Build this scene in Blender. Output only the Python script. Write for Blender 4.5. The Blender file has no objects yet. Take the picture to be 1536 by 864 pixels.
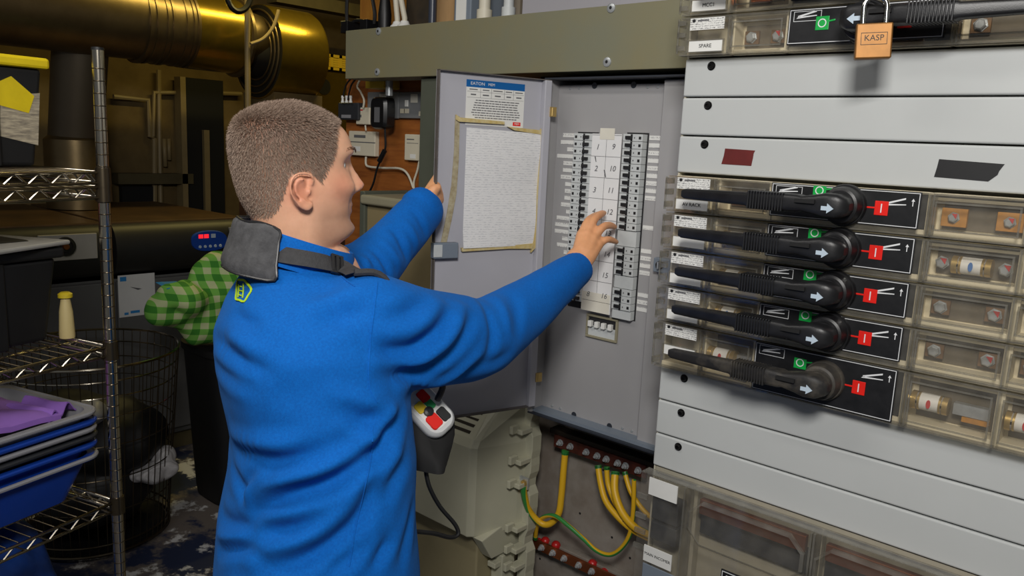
import bpy, bmesh, math, random
import numpy as np
from mathutils import Vector, Matrix, noise
from mathutils.bvhtree import BVHTree
random.seed(7)
scene = bpy.context.scene
COL = scene.collection
# ---------------------------------------------------------------- camera
F_PX, IW, IH = 1200.0, 1536, 864
CR = Vector((0.74346689, 0.66716493, 0.04634576))      # camera right
CD = Vector((0.15107536, -0.10003659, -0.98344747))    # camera down
CF = Vector((-0.65148539, 0.73816234, -0.17516607))    # camera forward
CO = Vector((0, 0, 1.70))
cam_d = bpy.data.cameras.new('camera'); cam = bpy.data.objects.new('camera', cam_d); COL.objects.link(cam)
cam_d.sensor_width = 36; cam_d.lens = 36 * F_PX / IW; cam_d.clip_start = 0.05
cam.matrix_world = Matrix(((CR.x, -CD.x, -CF.x, CO.x), (CR.y, -CD.y, -CF.y, CO.y), (CR.z, -CD.z, -CF.z, CO.z), (0, 0, 0, 1)))
scene.camera = cam
# ---------------------------------------------------------------- light
vs = scene.view_settings
vs.view_transform = 'Standard'; vs.look = 'None'; vs.gamma = 1.0; vs.use_curve_mapping = False; vs.exposure = 0.0
world = bpy.data.worlds.new('world'); scene.world = world; world.use_nodes = True
bg = world.node_tree.nodes['Background']; bg.inputs[0].default_value = (0.9, 0.95, 1.0, 1); bg.inputs[1].default_value = 0.10
def area(name, loc, target, sx, sy, power, col):
    d = bpy.data.lights.new(name, 'AREA'); d.shape = 'RECTANGLE'; d.size = sx; d.size_y = sy; d.energy = power; d.color = col
    o = bpy.data.objects.new(name, d); COL.objects.link(o); o.location = loc
    o.rotation_euler = (Vector(target) - Vector(loc)).to_track_quat('-Z', 'Y').to_euler(); return o
area('room_key_light', (0.15, -0.25, 2.50), (-0.9, 1.45, 1.3), 0.42, 0.36, 36, (1.0, 0.97, 0.93))
area('ceiling_fill_light', (-1.6, 0.1, 2.85), (-1.6, 0.35, 0), 1.3, 0.25, 13, (1.0, 0.96, 0.9))  # unseen weaker fill lamp added overhead
o = area('boiler_room_lamp', (-3.95, 2.75, 2.92), (-3.95, 2.75, 0), 0.07, 1.5, 17, (1.0, 0.80, 0.26)); o.rotation_euler = (0, 0, 0)
# ---------------------------------------------------------------- helpers
def ray(px, py): return CR * ((px - 768) / F_PX) + CD * ((py - 432) / F_PX) + CF
def pY(px, py, Y): d = ray(px, py); return CO + d * (Y / d.y)
def pX(px, py, X): d = ray(px, py); return CO + d * (X / d.x)
def pZ(px, py, Z): d = ray(px, py); return CO + d * ((Z - CO.z) / d.z)
def pD(px, py, dep): return CO + ray(px, py) * dep
def lin(c): return tuple(((x / 255) / 12.92 if x <= 10 else (((x / 255) + 0.055) / 1.055) ** 2.4) for x in c)
MATS = {}
def mat(name, col, rough=0.5, metal=0.0, var=0.0, vscale=8.0, col2=None, bump=0.0, bscale=60.0, spec=0.5, emit=None, stretch=None, coat=0.0, contrast=None):
    """procedural principled: base colour mixed with col2 (or a darker self) through noise, fine bump"""
    if name in MATS: return MATS[name]
    m = bpy.data.materials.new(name); m.use_nodes = True; nt = m.node_tree; N = nt.nodes; L = nt.links
    b = N['Principled BSDF']; c = lin(col)
    b.inputs['Roughness'].default_value = rough; b.inputs['Metallic'].default_value = metal
    b.inputs['Specular IOR Level'].default_value = spec
    if coat: b.inputs['Coat Weight'].default_value = coat
    b.inputs['Base Color'].default_value = (*c, 1)
    tc = N.new('ShaderNodeTexCoord'); src = tc.outputs['Object']
    if stretch:
        mp = N.new('ShaderNodeMapping'); mp.inputs['Scale'].default_value = stretch; L.new(src, mp.inputs[0]); src = mp.outputs[0]
    if var > 0:
        n = N.new('ShaderNodeTexNoise'); n.inputs['Scale'].default_value = vscale; n.inputs['Detail'].default_value = 6; n.inputs['Roughness'].default_value = 0.65
        L.new(src, n.inputs['Vector'])
        r = N.new('ShaderNodeValToRGB'); lo, hi = contrast or (0.35, 0.68)
        r.color_ramp.elements[0].position = lo; r.color_ramp.elements[1].position = hi
        c2 = lin(col2) if col2 else tuple(x * (1 - var) for x in c)
        r.color_ramp.elements[0].color = (*c2, 1); r.color_ramp.elements[1].color = (*c, 1)
        L.new(n.outputs['Fac'], r.inputs[0]); L.new(r.outputs[0], b.inputs['Base Color'])
    if bump > 0:
        n2 = N.new('ShaderNodeTexNoise'); n2.inputs['Scale'].default_value = bscale; n2.inputs['Detail'].default_value = 4
        L.new(src, n2.inputs['Vector'])
        bp = N.new('ShaderNodeBump'); bp.inputs['Strength'].default_value = bump; bp.inputs['Distance'].default_value = 0.002
        L.new(n2.outputs['Fac'], bp.inputs['Height']); L.new(bp.outputs[0], b.inputs['Normal'])
    if emit:
        b.inputs['Emission Color'].default_value = (*lin(col), 1); b.inputs['Emission Strength'].default_value = emit
    MATS[name] = m; return m
def clear_mat(name, tint, gloss=0.12, milky=0.06, rough=0.06):
    """clear moulded plastic: transparent body, fresnel gloss, a little milky scatter from dust"""
    m = bpy.data.materials.new(name); m.use_nodes = True; nt = m.node_tree; N = nt.nodes; L = nt.links; N.clear()
    out = N.new('ShaderNodeOutputMaterial'); tr = N.new('ShaderNodeBsdfTransparent'); tr.inputs[0].default_value = (*tint, 1)
    gl = N.new('ShaderNodeBsdfGlossy'); gl.inputs['Roughness'].default_value = rough
    df = N.new('ShaderNodeBsdfDiffuse'); df.inputs[0].default_value = (0.75, 0.72, 0.64, 1)
    m1 = N.new('ShaderNodeMixShader'); m2 = N.new('ShaderNodeMixShader'); fr = N.new('ShaderNodeLayerWeight'); fr.inputs[0].default_value = 0.5
    nz = N.new('ShaderNodeTexNoise'); nz.inputs['Scale'].default_value = 30; nz.inputs['Detail'].default_value = 8
    tc = N.new('ShaderNodeTexCoord'); L.new(tc.outputs['Object'], nz.inputs['Vector'])
    mu = N.new('ShaderNodeMath'); mu.operation = 'MULTIPLY'; mu.inputs[1].default_value = milky * 2; L.new(nz.outputs['Fac'], mu.inputs[0])
    L.new(mu.outputs[0], m1.inputs[0]); L.new(tr.outputs[0], m1.inputs[1]); L.new(df.outputs[0], m1.inputs[2])
    pw = N.new('ShaderNodeMath'); pw.operation = 'POWER'; pw.inputs[1].default_value = 3.0; L.new(fr.outputs['Facing'], pw.inputs[0])
    ad = N.new('ShaderNodeMath'); ad.operation = 'MULTIPLY_ADD'; ad.inputs[1].default_value = 0.55; ad.inputs[2].default_value = gloss * 0.4; L.new(pw.outputs[0], ad.inputs[0])
    L.new(ad.outputs[0], m2.inputs[0]); L.new(m1.outputs[0], m2.inputs[1]); L.new(gl.outputs[0], m2.inputs[2]); L.new(m2.outputs[0], out.inputs[0])
    MATS[name] = m; return m
def print_mat(name, paper, ink, line=0.006, fill=0.62, word=0.012, axis=2, ax_u=0, strength=0.8, grid=None):
    """paper with rows of small illegible print / handwriting (object coordinates, metres)"""
    m = bpy.data.materials.new(name); m.use_nodes = True; nt = m.node_tree; N = nt.nodes; L = nt.links
    b = N['Principled BSDF']; b.inputs['Roughness'].default_value = 0.75
    tc = N.new('ShaderNodeTexCoord'); sp = N.new('ShaderNodeSeparateXYZ'); L.new(tc.outputs['Object'], sp.inputs[0])
    def math_(op, a, bb):
        n = N.new('ShaderNodeMath'); n.operation = op
        for i, x in enumerate((a, bb)):
            if x is None: continue
            if isinstance(x, (int, float)): n.inputs[i].default_value = x
            else: L.new(x, n.inputs[i])
        return n.outputs[0]
    v = sp.outputs[axis]; u = sp.outputs[ax_u]
    fr = math_('FRACT', math_('DIVIDE', v, line), None)
    row = math_('FLOOR', math_('DIVIDE', v, line), None)
    inrow = math_('LESS_THAN', fr, fill)
    cmb = N.new('ShaderNodeCombineXYZ'); L.new(math_('DIVIDE', u, word), cmb.inputs[0]); L.new(math_('MULTIPLY', row, 7.31), cmb.inputs[1]); L.new(math_('DIVIDE', v, line * 0.5), cmb.inputs[2])
    nz = N.new('ShaderNodeTexNoise'); nz.inputs['Scale'].default_value = 1.6; nz.inputs['Detail'].default_value = 5; L.new(cmb.outputs[0], nz.inputs['Vector'])
    ink_on = math_('MULTIPLY', math_('GREATER_THAN', nz.outputs['Fac'], 0.52), inrow)
    fac = math_('MULTIPLY', ink_on, strength)
    if grid:
        g = math_('LESS_THAN', fr, 0.06); fac = math_('MAXIMUM', fac, math_('MULTIPLY', g, grid))
    mx = N.new('ShaderNodeMix'); mx.data_type = 'RGBA'; L.new(fac, mx.inputs[0]); mx.inputs[6].default_value = (*lin(paper), 1); mx.inputs[7].default_value = (*lin(ink), 1)
    L.new(mx.outputs[2], b.inputs['Base Color']); MATS[name] = m; return m

ORG = {}
class MB:
    """collects shapes (world metres, or local through T) for ONE mesh object"""
    def __init__(s, T=None): s.v = []; s.f = []; s.mi = []; s.T = T; s.cur = 0
    def add(s, vs_, fs):
        o = len(s.v)
        s.v += [tuple(s.T @ Vector(p)) if s.T else tuple(p) for p in vs_]
        s.f += [tuple(i + o for i in f) for f in fs]; s.mi += [s.cur] * len(fs); return s
    def box(s, x0, x1, y0, y1, z0, z1):
        x0, x1 = min(x0, x1), max(x0, x1); y0, y1 = min(y0, y1), max(y0, y1); z0, z1 = min(z0, z1), max(z0, z1)
        return s.add([(x0, y0, z0), (x1, y0, z0), (x1, y1, z0), (x0, y1, z0), (x0, y0, z1), (x1, y0, z1), (x1, y1, z1), (x0, y1, z1)],
                     [(0, 3, 2, 1), (4, 5, 6, 7), (0, 1, 5, 4), (1, 2, 6, 5), (2, 3, 7, 6), (3, 0, 4, 7)])
    def hexa(s, bot, top):     # 4 bottom + 4 top points, same order (ccw from above)
        return s.add(list(bot) + list(top), [(0, 3, 2, 1), (4, 5, 6, 7), (0, 1, 5, 4), (1, 2, 6, 5), (2, 3, 7, 6), (3, 0, 4, 7)])
    def loft(s, rings, cap=True, closed=True, loop=False):
        n = len(rings[0]); vs_ = [p for r in rings for p in r]; fs = []
        m = len(rings)
        for i in range(m if loop else m - 1):
            a, b = i * n, ((i + 1) % m) * n
            for j in range(n if closed else n - 1):
                k = (j + 1) % n; fs.append((a + j, a + k, b + k, b + j))
        if cap and not loop and closed: fs.append(tuple(reversed(range(n)))); fs.append(tuple((m - 1) * n + j for j in range(n)))
        return s.add(vs_, fs)
    def cyl(s, p0, p1, r0, r1=None, n=20, cap=True):
        p0, p1 = Vector(p0), Vector(p1); r1 = r0 if r1 is None else r1
        z = (p1 - p0).normalized(); x = z.orthogonal().normalized(); y = z.cross(x)
        rg = lambda p, r: [p + (x * math.cos(a) + y * math.sin(a)) * r for a in (2 * math.pi * i / n for i in range(n))]
        return s.loft([rg(p0, r0), rg(p1, r1)], cap)
    def lathe(s, p, d, prof, n=24):     # prof: (distance along d, radius)
        p = Vector(p); z = Vector(d).normalized(); x = z.orthogonal().normalized(); y = z.cross(x)
        return s.loft([[p + z * h + (x * math.cos(2 * math.pi * i / n) + y * math.sin(2 * math.pi * i / n)) * max(r, 1e-5) for i in range(n)] for h, r in prof])
    def tube(s, pts, r, n=8, closed=False, cap=True):
        P = [Vector(p) for p in pts]; m = len(P); rs = r if isinstance(r, (list, tuple)) else [r] * m
        rings = []; x = None
        for i in range(m):
            t = (P[(i + 1) % m] - P[i - 1]) if closed else (P[min(i + 1, m - 1)] - P[max(i - 1, 0)])
            t = t.normalized() if t.length > 1e-9 else Vector((0, 0, 1))
            x = t.orthogonal().normalized() if x is None else (x - t * x.dot(t)).normalized()
            y = t.cross(x)
            rings.append([P[i] + (x * math.cos(2 * math.pi * k / n) + y * math.sin(2 * math.pi * k / n)) * rs[i] for k in range(n)])
        return s.loft(rings, cap and not closed, True, closed)
    def ell(s, c, r, n=20, m=12, R=None):
        c = Vector(c); R = R or Matrix.Identity(3); vs_ = [c + R @ Vector((0, 0, -r[2]))]
        for i in range(1, m):
            a = -math.pi / 2 + math.pi * i / m
            for j in range(n):
                b = 2 * math.pi * j / n
                vs_.append(c + R @ Vector((r[0] * math.cos(a) * math.cos(b), r[1] * math.cos(a) * math.sin(b), r[2] * math.sin(a))))
        vs_.append(c + R @ Vector((0, 0, r[2]))); fs = []
        for j in range(n): fs.append((0, 1 + (j + 1) % n, 1 + j))
        for i in range(m - 2):
            for j in range(n):
                a, b = 1 + i * n + j, 1 + i * n + (j + 1) % n; fs.append((a, b, b + n, a + n))
        t = len(vs_) - 1; o = 1 + (m - 2) * n
        for j in range(n): fs.append((o + j, o + (j + 1) % n, t))
        return s.add(vs_, fs)
    def prism(s, poly, a, b, ax='y'):   # poly of 2D points; ax y: (x,z), x: (y,z), z: (x,y)
        f = {'y': lambda p, t: (p[0], t, p[1]), 'x': lambda p, t: (t, p[0], p[1]), 'z': lambda p, t: (p[0], p[1], t)}[ax]
        return s.loft([[f(p, a) for p in poly], [f(p, b) for p in poly]])
    def frame(s, x0, x1, z0, z1, w, y0, y1):
        s.box(x0, x1, y0, y1, z1 - w, z1); s.box(x0, x1, y0, y1, z0, z0 + w); s.box(x0, x0 + w, y0, y1, z0 + w, z1 - w); return s.box(x1 - w, x1, y0, y1, z0 + w, z1 - w)
    def build(s, name, m, parent=None, smooth=False, bevel=0, seg=2, label=None, kind=None):
        o_ = ORG.get(parent.name, Vector()) if parent else Vector()
        me = bpy.data.meshes.new(name); me.from_pydata([(p[0] - o_.x, p[1] - o_.y, p[2] - o_.z) for p in s.v], [], s.f)
        for x in (m if isinstance(m, (list, tuple)) else [m]): me.materials.append(MATS[x] if isinstance(x, str) else x)
        if isinstance(m, (list, tuple)): me.polygons.foreach_set('material_index', s.mi)
        bm = bmesh.new(); bm.from_mesh(me); bmesh.ops.recalc_face_normals(bm, faces=bm.faces)
        if smooth:
            for f in bm.faces: f.smooth = len(f.verts) <= 4
            for e in bm.edges:
                if len(e.link_faces) == 2 and e.calc_face_angle(0) > 0.7: e.smooth = False
        bm.to_mesh(me); bm.free()
        ob = bpy.data.objects.new(name, me); COL.objects.link(ob)
        if parent: ob.parent = parent; ORG[ob.name] = o_
        if bevel:
            b = ob.modifiers.new('bevel', 'BEVEL'); b.width = bevel; b.segments = seg; b.limit_method = 'ANGLE'; b.angle_limit = 0.6
        if label: ob['label'] = label
        if kind: ob['kind'] = kind
        return ob
def tag(o, label, cat, group=None):
    o['label'] = label; o['category'] = cat
    if group: o['group'] = group
    return o
def thing(name, label, cat, loc=(0, 0, 0), group=None):
    o = bpy.data.objects.new(name, None); COL.objects.link(o); o.location = loc; o.empty_display_size = 0.05
    ORG[o.name] = Vector(loc); return tag(o, label, cat, group)
def struct(o): o['kind'] = 'structure'; return o
def spline(pts, n=8, closed=False):     # Catmull-Rom through points
    P = [Vector(p) for p in pts]; out = []; m = len(P)
    for i in range(m if closed else m - 1):
        g = (lambda k: P[k % m]) if closed else (lambda k: P[max(0, min(m - 1, k))])
        a, b, c, d = g(i - 1), g(i), g(i + 1), g(i + 2)
        for k in range(n):
            t = k / n
            out.append(0.5 * ((2 * b) + (c - a) * t + (2 * a - 5 * b + 4 * c - d) * t * t + (3 * b - a - 3 * c + d) * t ** 3))
    if not closed: out.append(P[-1])
    return out
def remeshed(mb, voxel, name, relax=3, adapt=0.0):
    """one continuous skin around the overlapping volumes in mb"""
    me = bpy.data.meshes.new('tmp'); me.from_pydata(mb.v, [], mb.f)
    bm = bmesh.new(); bm.from_mesh(me); bmesh.ops.recalc_face_normals(bm, faces=bm.faces); bm.to_mesh(me); bm.free()
    ob = bpy.data.objects.new('tmp', me); COL.objects.link(ob)
    r = ob.modifiers.new('r', 'REMESH'); r.mode = 'VOXEL'; r.voxel_size = voxel; r.adaptivity = adapt
    dg = bpy.context.evaluated_depsgraph_get(); out = bpy.data.meshes.new_from_object(ob.evaluated_get(dg)); out.name = name
    bpy.data.objects.remove(ob); bpy.data.meshes.remove(me)
    relax_mesh(out, relax); return out
def coords(me): a = np.empty(len(me.vertices) * 3, np.float32); me.vertices.foreach_get('co', a); return a.reshape(-1, 3).astype(float)
def normals(me): a = np.empty(len(me.vertices) * 3, np.float32); me.vertices.foreach_get('normal', a); return a.reshape(-1, 3).astype(float)
def setco(me, a): me.vertices.foreach_set('co', a.astype(np.float32).ravel()); me.update()
def relax_mesh(me, it, weight=None):
    e = np.empty(len(me.edges) * 2, np.int32); me.edges.foreach_get('vertices', e); e = e.reshape(-1, 2); n = len(me.vertices); co = coords(me)
    deg = np.bincount(e.ravel(), minlength=n).astype(float)[:, None] + 1e-9
    for k in range(it):
        s = np.zeros_like(co)
        for c in range(3): s[:, c] = np.bincount(e[:, 0], co[e[:, 1], c], n) + np.bincount(e[:, 1], co[e[:, 0], c], n)
        w = 0.5 if weight is None else 0.5 * weight[:, None]
        co += (s / deg - co) * w
    setco(me, co)
FACE_S = Matrix(((1, 0, 0, 0), (0, 0, -1, 0), (0, 1, 0, 0), (0, 0, 0, 1)))      # text lying in XZ, read from -Y
def text(body, size, loc, m, parent, name='lettering', align='CENTER', R=None, sx=1.0, ext=0.0002, shear=0.0):
    c = bpy.data.curves.new(name, 'FONT'); c.body = body; c.size = size; c.align_x = align; c.align_y = 'CENTER'; c.extrude = ext; c.resolution_u = 3; c.shear = shear
    co = bpy.data.objects.new('t', c); me = bpy.data.meshes.new_from_object(co); me.name = name; bpy.data.objects.remove(co); bpy.data.curves.remove(c)
    me.materials.clear(); me.materials.append(MATS[m]); o = bpy.data.objects.new(name, me); COL.objects.link(o)
    o_ = ORG.get(parent.name, Vector()); o.parent = parent
    o.matrix_local = Matrix.Translation(Vector(loc) - o_) @ (R or FACE_S) @ Matrix.Diagonal((sx, 1, 1, 1)); return o
# ---------------------------------------------------------------- materials
mat('strip_paint', (190, 193, 192), 0.42, 0, 0.05, 3, bump=0.03, bscale=300)
mat('panel_beige', (196, 190, 170), 0.55, 0, 0.10, 6)
mat('unit_base', (220, 210, 182), 0.55, 0, 0.12, 10)
mat('dark_gap', (16, 16, 17), 0.8)
clear_mat('clear_cover', (0.98, 0.97, 0.95), 0.12, 0.04)
clear_mat('clear_edge', (0.70, 0.69, 0.65), 0.18, 0.12)
mat('black_screw', (22, 21, 21), 0.4, 0.5)
mat('zinc', (186, 190, 192), 0.35, 0.45, 0.2, 90)
mat('brass', (206, 176, 112), 0.3, 0.7, 0.15, 40)
mat('copper', (170, 98, 62), 0.35, 0.85, 0.25, 30)
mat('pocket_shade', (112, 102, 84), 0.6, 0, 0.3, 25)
mat('padlock_brass', (142, 98, 48), 0.42, 0.55, 0.25, 25)
mat('steel', (200, 200, 196), 0.16, 1.0)
mat('chrome', (215, 212, 205), 0.12, 1.0)
mat('label_white', (226, 226, 222), 0.6, 0, 0.05, 20)
mat('ink_black', (24, 24, 26), 0.6)
mat('ink_grey', (96, 96, 98), 0.7)
mat('pencil', (92, 92, 96), 0.8)
mat('decal_black', (20, 21, 23), 0.38, 0, 0.3, 30, col2=(34, 34, 36))
mat('decal_white', (222, 224, 226), 0.5)
mat('decal_red', (226, 32, 22), 0.4)
mat('decal_green', (20, 164, 70), 0.4)
mat('terminal_brown', (128, 96, 62), 0.5, 0.3, 0.3, 30)
mat('handle_black', (36, 37, 40), 0.42, 0, 0.6, 14, col2=(20, 20, 22), bump=0.08, bscale=500, contrast=(0.42, 0.75))
mat('dusty_black', (34, 33, 33), 0.6, 0, 0.5, 12, col2=(92, 86, 76), contrast=(0.3, 0.56))
mat('incomer_base', (168, 162, 144), 0.55, 0, 0.15, 10)
mat('orange_plate', (196, 136, 48), 0.5, 0, 0.3, 30)
mat('fuse_white', (222, 220, 214), 0.5)
mat('fuse_blue', (58, 110, 176), 0.5)
mat('fuse_red', (190, 40, 40), 0.5)
mat('red_tape', (104, 30, 28), 0.55, 0, 0.2, 40)
mat('black_tape', (30, 30, 32), 0.5, 0, 0.2, 40)
mat('db_grey', (160, 159, 160), 0.45, 0, 0.06, 4, bump=0.03, bscale=400)
mat('door_grey', (178, 178, 186), 0.45, 0, 0.05, 4, bump=0.03, bscale=400)
mat('door_edge', (104, 98, 94), 0.5, 0, 0.3, 30)
mat('dark_lip', (42, 46, 54), 0.5)
mat('mcb_grey', (196, 200, 200), 0.5, 0, 0.06, 60)
mat('toggle_black', (26, 26, 28), 0.45)
mat('aged_paper', (220, 216, 202), 0.8, 0, 0.08, 12)
mat('grid_paper', (228, 228, 228), 0.8, 0, 0.05, 12)
mat('tape_yellow', (190, 164, 92), 0.45, 0, 0.35, 60, col2=(206, 192, 148))
mat('tape_stain', (184, 176, 150), 0.55, 0, 0.4, 70, col2=(150, 136, 104))
mat('slate_plastic', (120, 130, 142), 0.45)
mat('trunking_green', (122, 122, 102), 0.5, 0, 0.15, 3.5, col2=(130, 123, 92), bump=0.04, bscale=200)
mat('trunking_side', (88, 92, 80), 0.5, 0, 0.12, 5)
mat('speckle_green', (150, 148, 116), 0.7, 0, 0.4, 180)
mat('plywood', (164, 98, 40), 0.55, 0, 0.3, 5, col2=(128, 70, 26), stretch=(1, 1, 9))
mat('plywood_up', (176, 122, 44), 0.55, 0, 0.3, 5, col2=(150, 96, 34), stretch=(9, 1, 1))
mat('socket_grey', (140, 142, 144), 0.4, 0.2, 0.1, 20)
mat('box_cream', (214, 206, 184), 0.5, 0, 0.06, 20)
mat('cable_white', (206, 200, 182), 0.5)
mat('cable_black', (17, 17, 18), 0.45)
mat('pouch_black', (15, 15, 16), 0.8)
mat('plug_black', (20, 20, 22), 0.3)
mat('cabinet_beige', (150, 144, 120), 0.5, 0, 0.10, 6)
mat('cabinet_face_shaded', (140, 126, 92), 0.5, 0, 0.10, 6)  # cabinet beige with the shadow on its front put into the colour
mat('housing_cream', (184, 182, 160), 0.45, 0, 0.08, 6, bump=0.05, bscale=120)
mat('housing_lower', (150, 140, 108), 0.5, 0, 0.12, 6)
mat('backplate', (146, 140, 132), 0.55, 0, 0.25, 9, col2=(122, 112, 102))
mat('earth_copper', (112, 56, 44), 0.45, 0.5, 0.4, 30, col2=(66, 34, 28))
mat('earth_yellow', (214, 168, 28), 0.45)
mat('earth_green', (48, 132, 58), 0.45)
mat('insulator_red', (176, 26, 26), 0.35)
mat('slot_dark', (40, 34, 24), 0.8)
mat('concrete_floor', (64, 60, 56), 0.5, 0, 0.5, 2.2)
mat('wall_brown', (124, 104, 64), 0.85, 0, 0.25, 3, col2=(98, 80, 46), bump=0.3, bscale=60)
mat('ceiling_grey', (96, 88, 72), 0.9, 0, 0.2, 2)
mat('duct_metal', (134, 116, 84), 0.38, 0.85, 0.2, 2, stretch=(1, 6, 6), bump=0.05, bscale=20)
mat('duct_yellow_lit', (190, 160, 62), 0.24, 0.9, 0.15, 3, stretch=(1, 10, 10))  # duct metal with the yellow lamplight painted into its colour
mat('duct_dark', (24, 21, 17), 0.7)
mat('vent_yellow', (206, 172, 44), 0.5)
mat('conduit_tan', (148, 130, 92), 0.5, 0, 0.1, 20)
mat('boiler_dark', (34, 33, 32), 0.5, 0, 0.2, 12)
mat('boiler_top', (94, 70, 46), 0.45, 0.3, 0.3, 4, col2=(70, 52, 36))
mat('boiler_grey', (92, 92, 92), 0.55, 0, 0.1, 6)
mat('boiler_panel', (168, 164, 156), 0.5, 0, 0.08, 10)
mat('screen_blue', (22, 66, 156), 0.4)
mat('led_red', (232, 36, 44), 0.4, emit=1.2)
mat('button_pale', (184, 200, 214), 0.5)
mat('sheet_white', (208, 208, 208), 0.7, 0, 0.06, 10)
mat('print_blue', (40, 126, 190), 0.6)
mat('bin_black', (18, 18, 19), 0.55, 0, 0.25, 12, bump=0.08, bscale=90)
mat('tape_bright', (222, 196, 16), 0.5, 0, 0.12, 25)
mat('sack_label', (190, 178, 152), 0.8, 0, 0.35, 30, col2=(120, 112, 98), stretch=(1, 1, 6))
mat('tray_grey', (140, 140, 144), 0.45)
mat('tray_dark', (44, 46, 50), 0.5)
mat('tray_blue', (16, 62, 158), 0.42, 0, 0.12, 8)
mat('cloth_purple', (150, 106, 196), 0.85, 0, 0.10, 20, bump=0.15, bscale=300)
mat('bag_blue', (14, 54, 124), 0.35, 0, 0.3, 12, bump=0.3, bscale=40)
mat('lid_grey', (150, 148, 142), 0.5, 0, 0.1, 8)
mat('red_plastic', (216, 42, 30), 0.4)
mat('wire_dark', (92, 82, 66), 0.3, 0.9)
mat('wire_chrome', (196, 188, 172), 0.18, 1.0)
mat('striped_cloth', (206, 204, 206), 0.9, 0, 0.5, 9, stretch=(14, 1, 1))
mat('bottle_cream', (196, 178, 124), 0.5)
mat('cap_yellow', (200, 176, 36), 0.5)
mat('wood_beam', (92, 82, 52), 0.7, 0, 0.3, 6)
mat('box_brown', (88, 56, 34), 0.8, 0, 0.2, 8)
mat('skin', (214, 158, 128), 0.5, 0, 0.16, 22, col2=(202, 134, 106), bump=0.06, bscale=420, spec=0.4)
mat('hand_skin', (212, 148, 106), 0.5, 0, 0.12, 26, col2=(200, 130, 88), bump=0.08, bscale=300, spec=0.4)
mat('eye_white', (226, 222, 216), 0.2)
mat('iris', (70, 84, 90), 0.2)
mat('strap_suede', (84, 84, 86), 0.9, 0, 0.3, 60, col2=(64, 64, 66), bump=0.3, bscale=300)
mat('strap_web', (60, 60, 62), 0.8, 0, 0.3, 120, bump=0.4, bscale=500)
mat('buckle', (40, 40, 42), 0.35)
mat('logo_lime', (190, 226, 36), 0.6)
mat('tester_white', (204, 206, 206), 0.4)
mat('tester_green', (34, 150, 84), 0.5)
mat('tester_yellow', (226, 196, 40), 0.5)
mat('trouser_blue', (22, 92, 176), 0.9, 0, 0.15, 40)
mat('shoe_black', (26, 25, 25), 0.6)
# ---------------------------------------------------------------- the room
def floor_mat():
    m = bpy.data.materials.new('floor_paint'); m.use_nodes = True; nt = m.node_tree; N = nt.nodes; L = nt.links; b = N['Principled BSDF']; b.inputs['Roughness'].default_value = 0.45
    tc = N.new('ShaderNodeTexCoord')
    def nz(sc, d=7):
        n = N.new('ShaderNodeTexNoise'); n.inputs['Scale'].default_value = sc; n.inputs['Detail'].default_value = d; n.inputs['Roughness'].default_value = 0.68; L.new(tc.outputs['Object'], n.inputs['Vector']); return n.outputs['Fac']
    def ramp(src, a, bb):
        r = N.new('ShaderNodeValToRGB'); r.color_ramp.elements[0].position = a; r.color_ramp.elements[1].position = bb; L.new(src, r.inputs[0]); return r.outputs[0]
    def mix(f, A, B):
        x = N.new('ShaderNodeMix'); x.data_type = 'RGBA'; L.new(f, x.inputs[0])
        for i, c in ((6, A), (7, B)):
            if isinstance(c, tuple): x.inputs[i].default_value = (*lin(c), 1)
            else: L.new(c, x.inputs[i])
        return x.outputs[2]
    c = mix(ramp(nz(2.6), 0.47, 0.53), (40, 48, 74), (112, 104, 98))
    c = mix(ramp(nz(5.2, 9), 0.56, 0.61), c, (206, 206, 206))
    L.new(c, b.inputs['Base Color']); MATS['floor_paint'] = m
floor_mat()
struct(MB().box(-6.2, 3.2, -3.0, 5.2, -0.06, 0).build('floor', 'floor_paint'))
struct(MB().box(-6.2, 3.2, -1.2, 5.2, 3.0, 3.06).build('ceiling', 'ceiling_grey'))
struct(MB().box(-5.66, -5.6, -3.0, 5.2, 0, 3.0).build('wall_left', 'wall_brown'))
struct(MB().box(-5.6, 3.2, 5.1, 5.2, 0, 3.0).build('wall_far', 'wall_brown'))
struct(MB().box(-2.40, 3.2, 1.86, 1.96, 0, 3.0).build('wall_back', 'wall_brown'))
# ---------------------------------------------------------------- switchboard
SX, SY, XR = -0.848, 1.45, 0.42
sb = thing('switchboard', 'tall pale grey switchboard with blank panels, filling the right of the picture', 'switchboard', (-0.2, 1.6, 0))
b = MB(); b.box(SX, XR, 1.50, 1.855, 0.02, 2.45); b.box(SX, SX + 0.004, 1.456, 1.50, 0.02, 2.45); b.box(XR - .004, XR, 1.456, 1.50, 0.02, 2.45); b.build('cabinet_body', 'panel_beige', sb)
STRIPS = [(1.8855, 1.8115), (1.8105, 1.7365), (1.7355, 1.6615), (1.2555, 1.1815), (1.1805, 1.1065), (1.1055, 1.0315), (0.50, 0.05)]
for zt, zb in STRIPS:
    st = MB().box(SX, XR, SY, 1.478, zb + .001, zt - .001).build('blank_panel', 'strip_paint', sb, bevel=0.0035, seg=3)
    for sx in (-0.79, 0.36):
        k = MB(); zc = zt - 0.0155
        k.lathe((sx, SY, zc), (0, -1, 0), [(0, .0085), (.0012, .0085), (.0012, .0062), (.005, .0058), (.0065, .0045), (.0065, .0026), (.004, .0024)], 16)
        k.build('screw', 'black_screw', st, smooth=True)
print_mat('plate_print', (224, 224, 220), (70, 70, 74), 0.0042, 0.55, 0.004)

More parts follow.
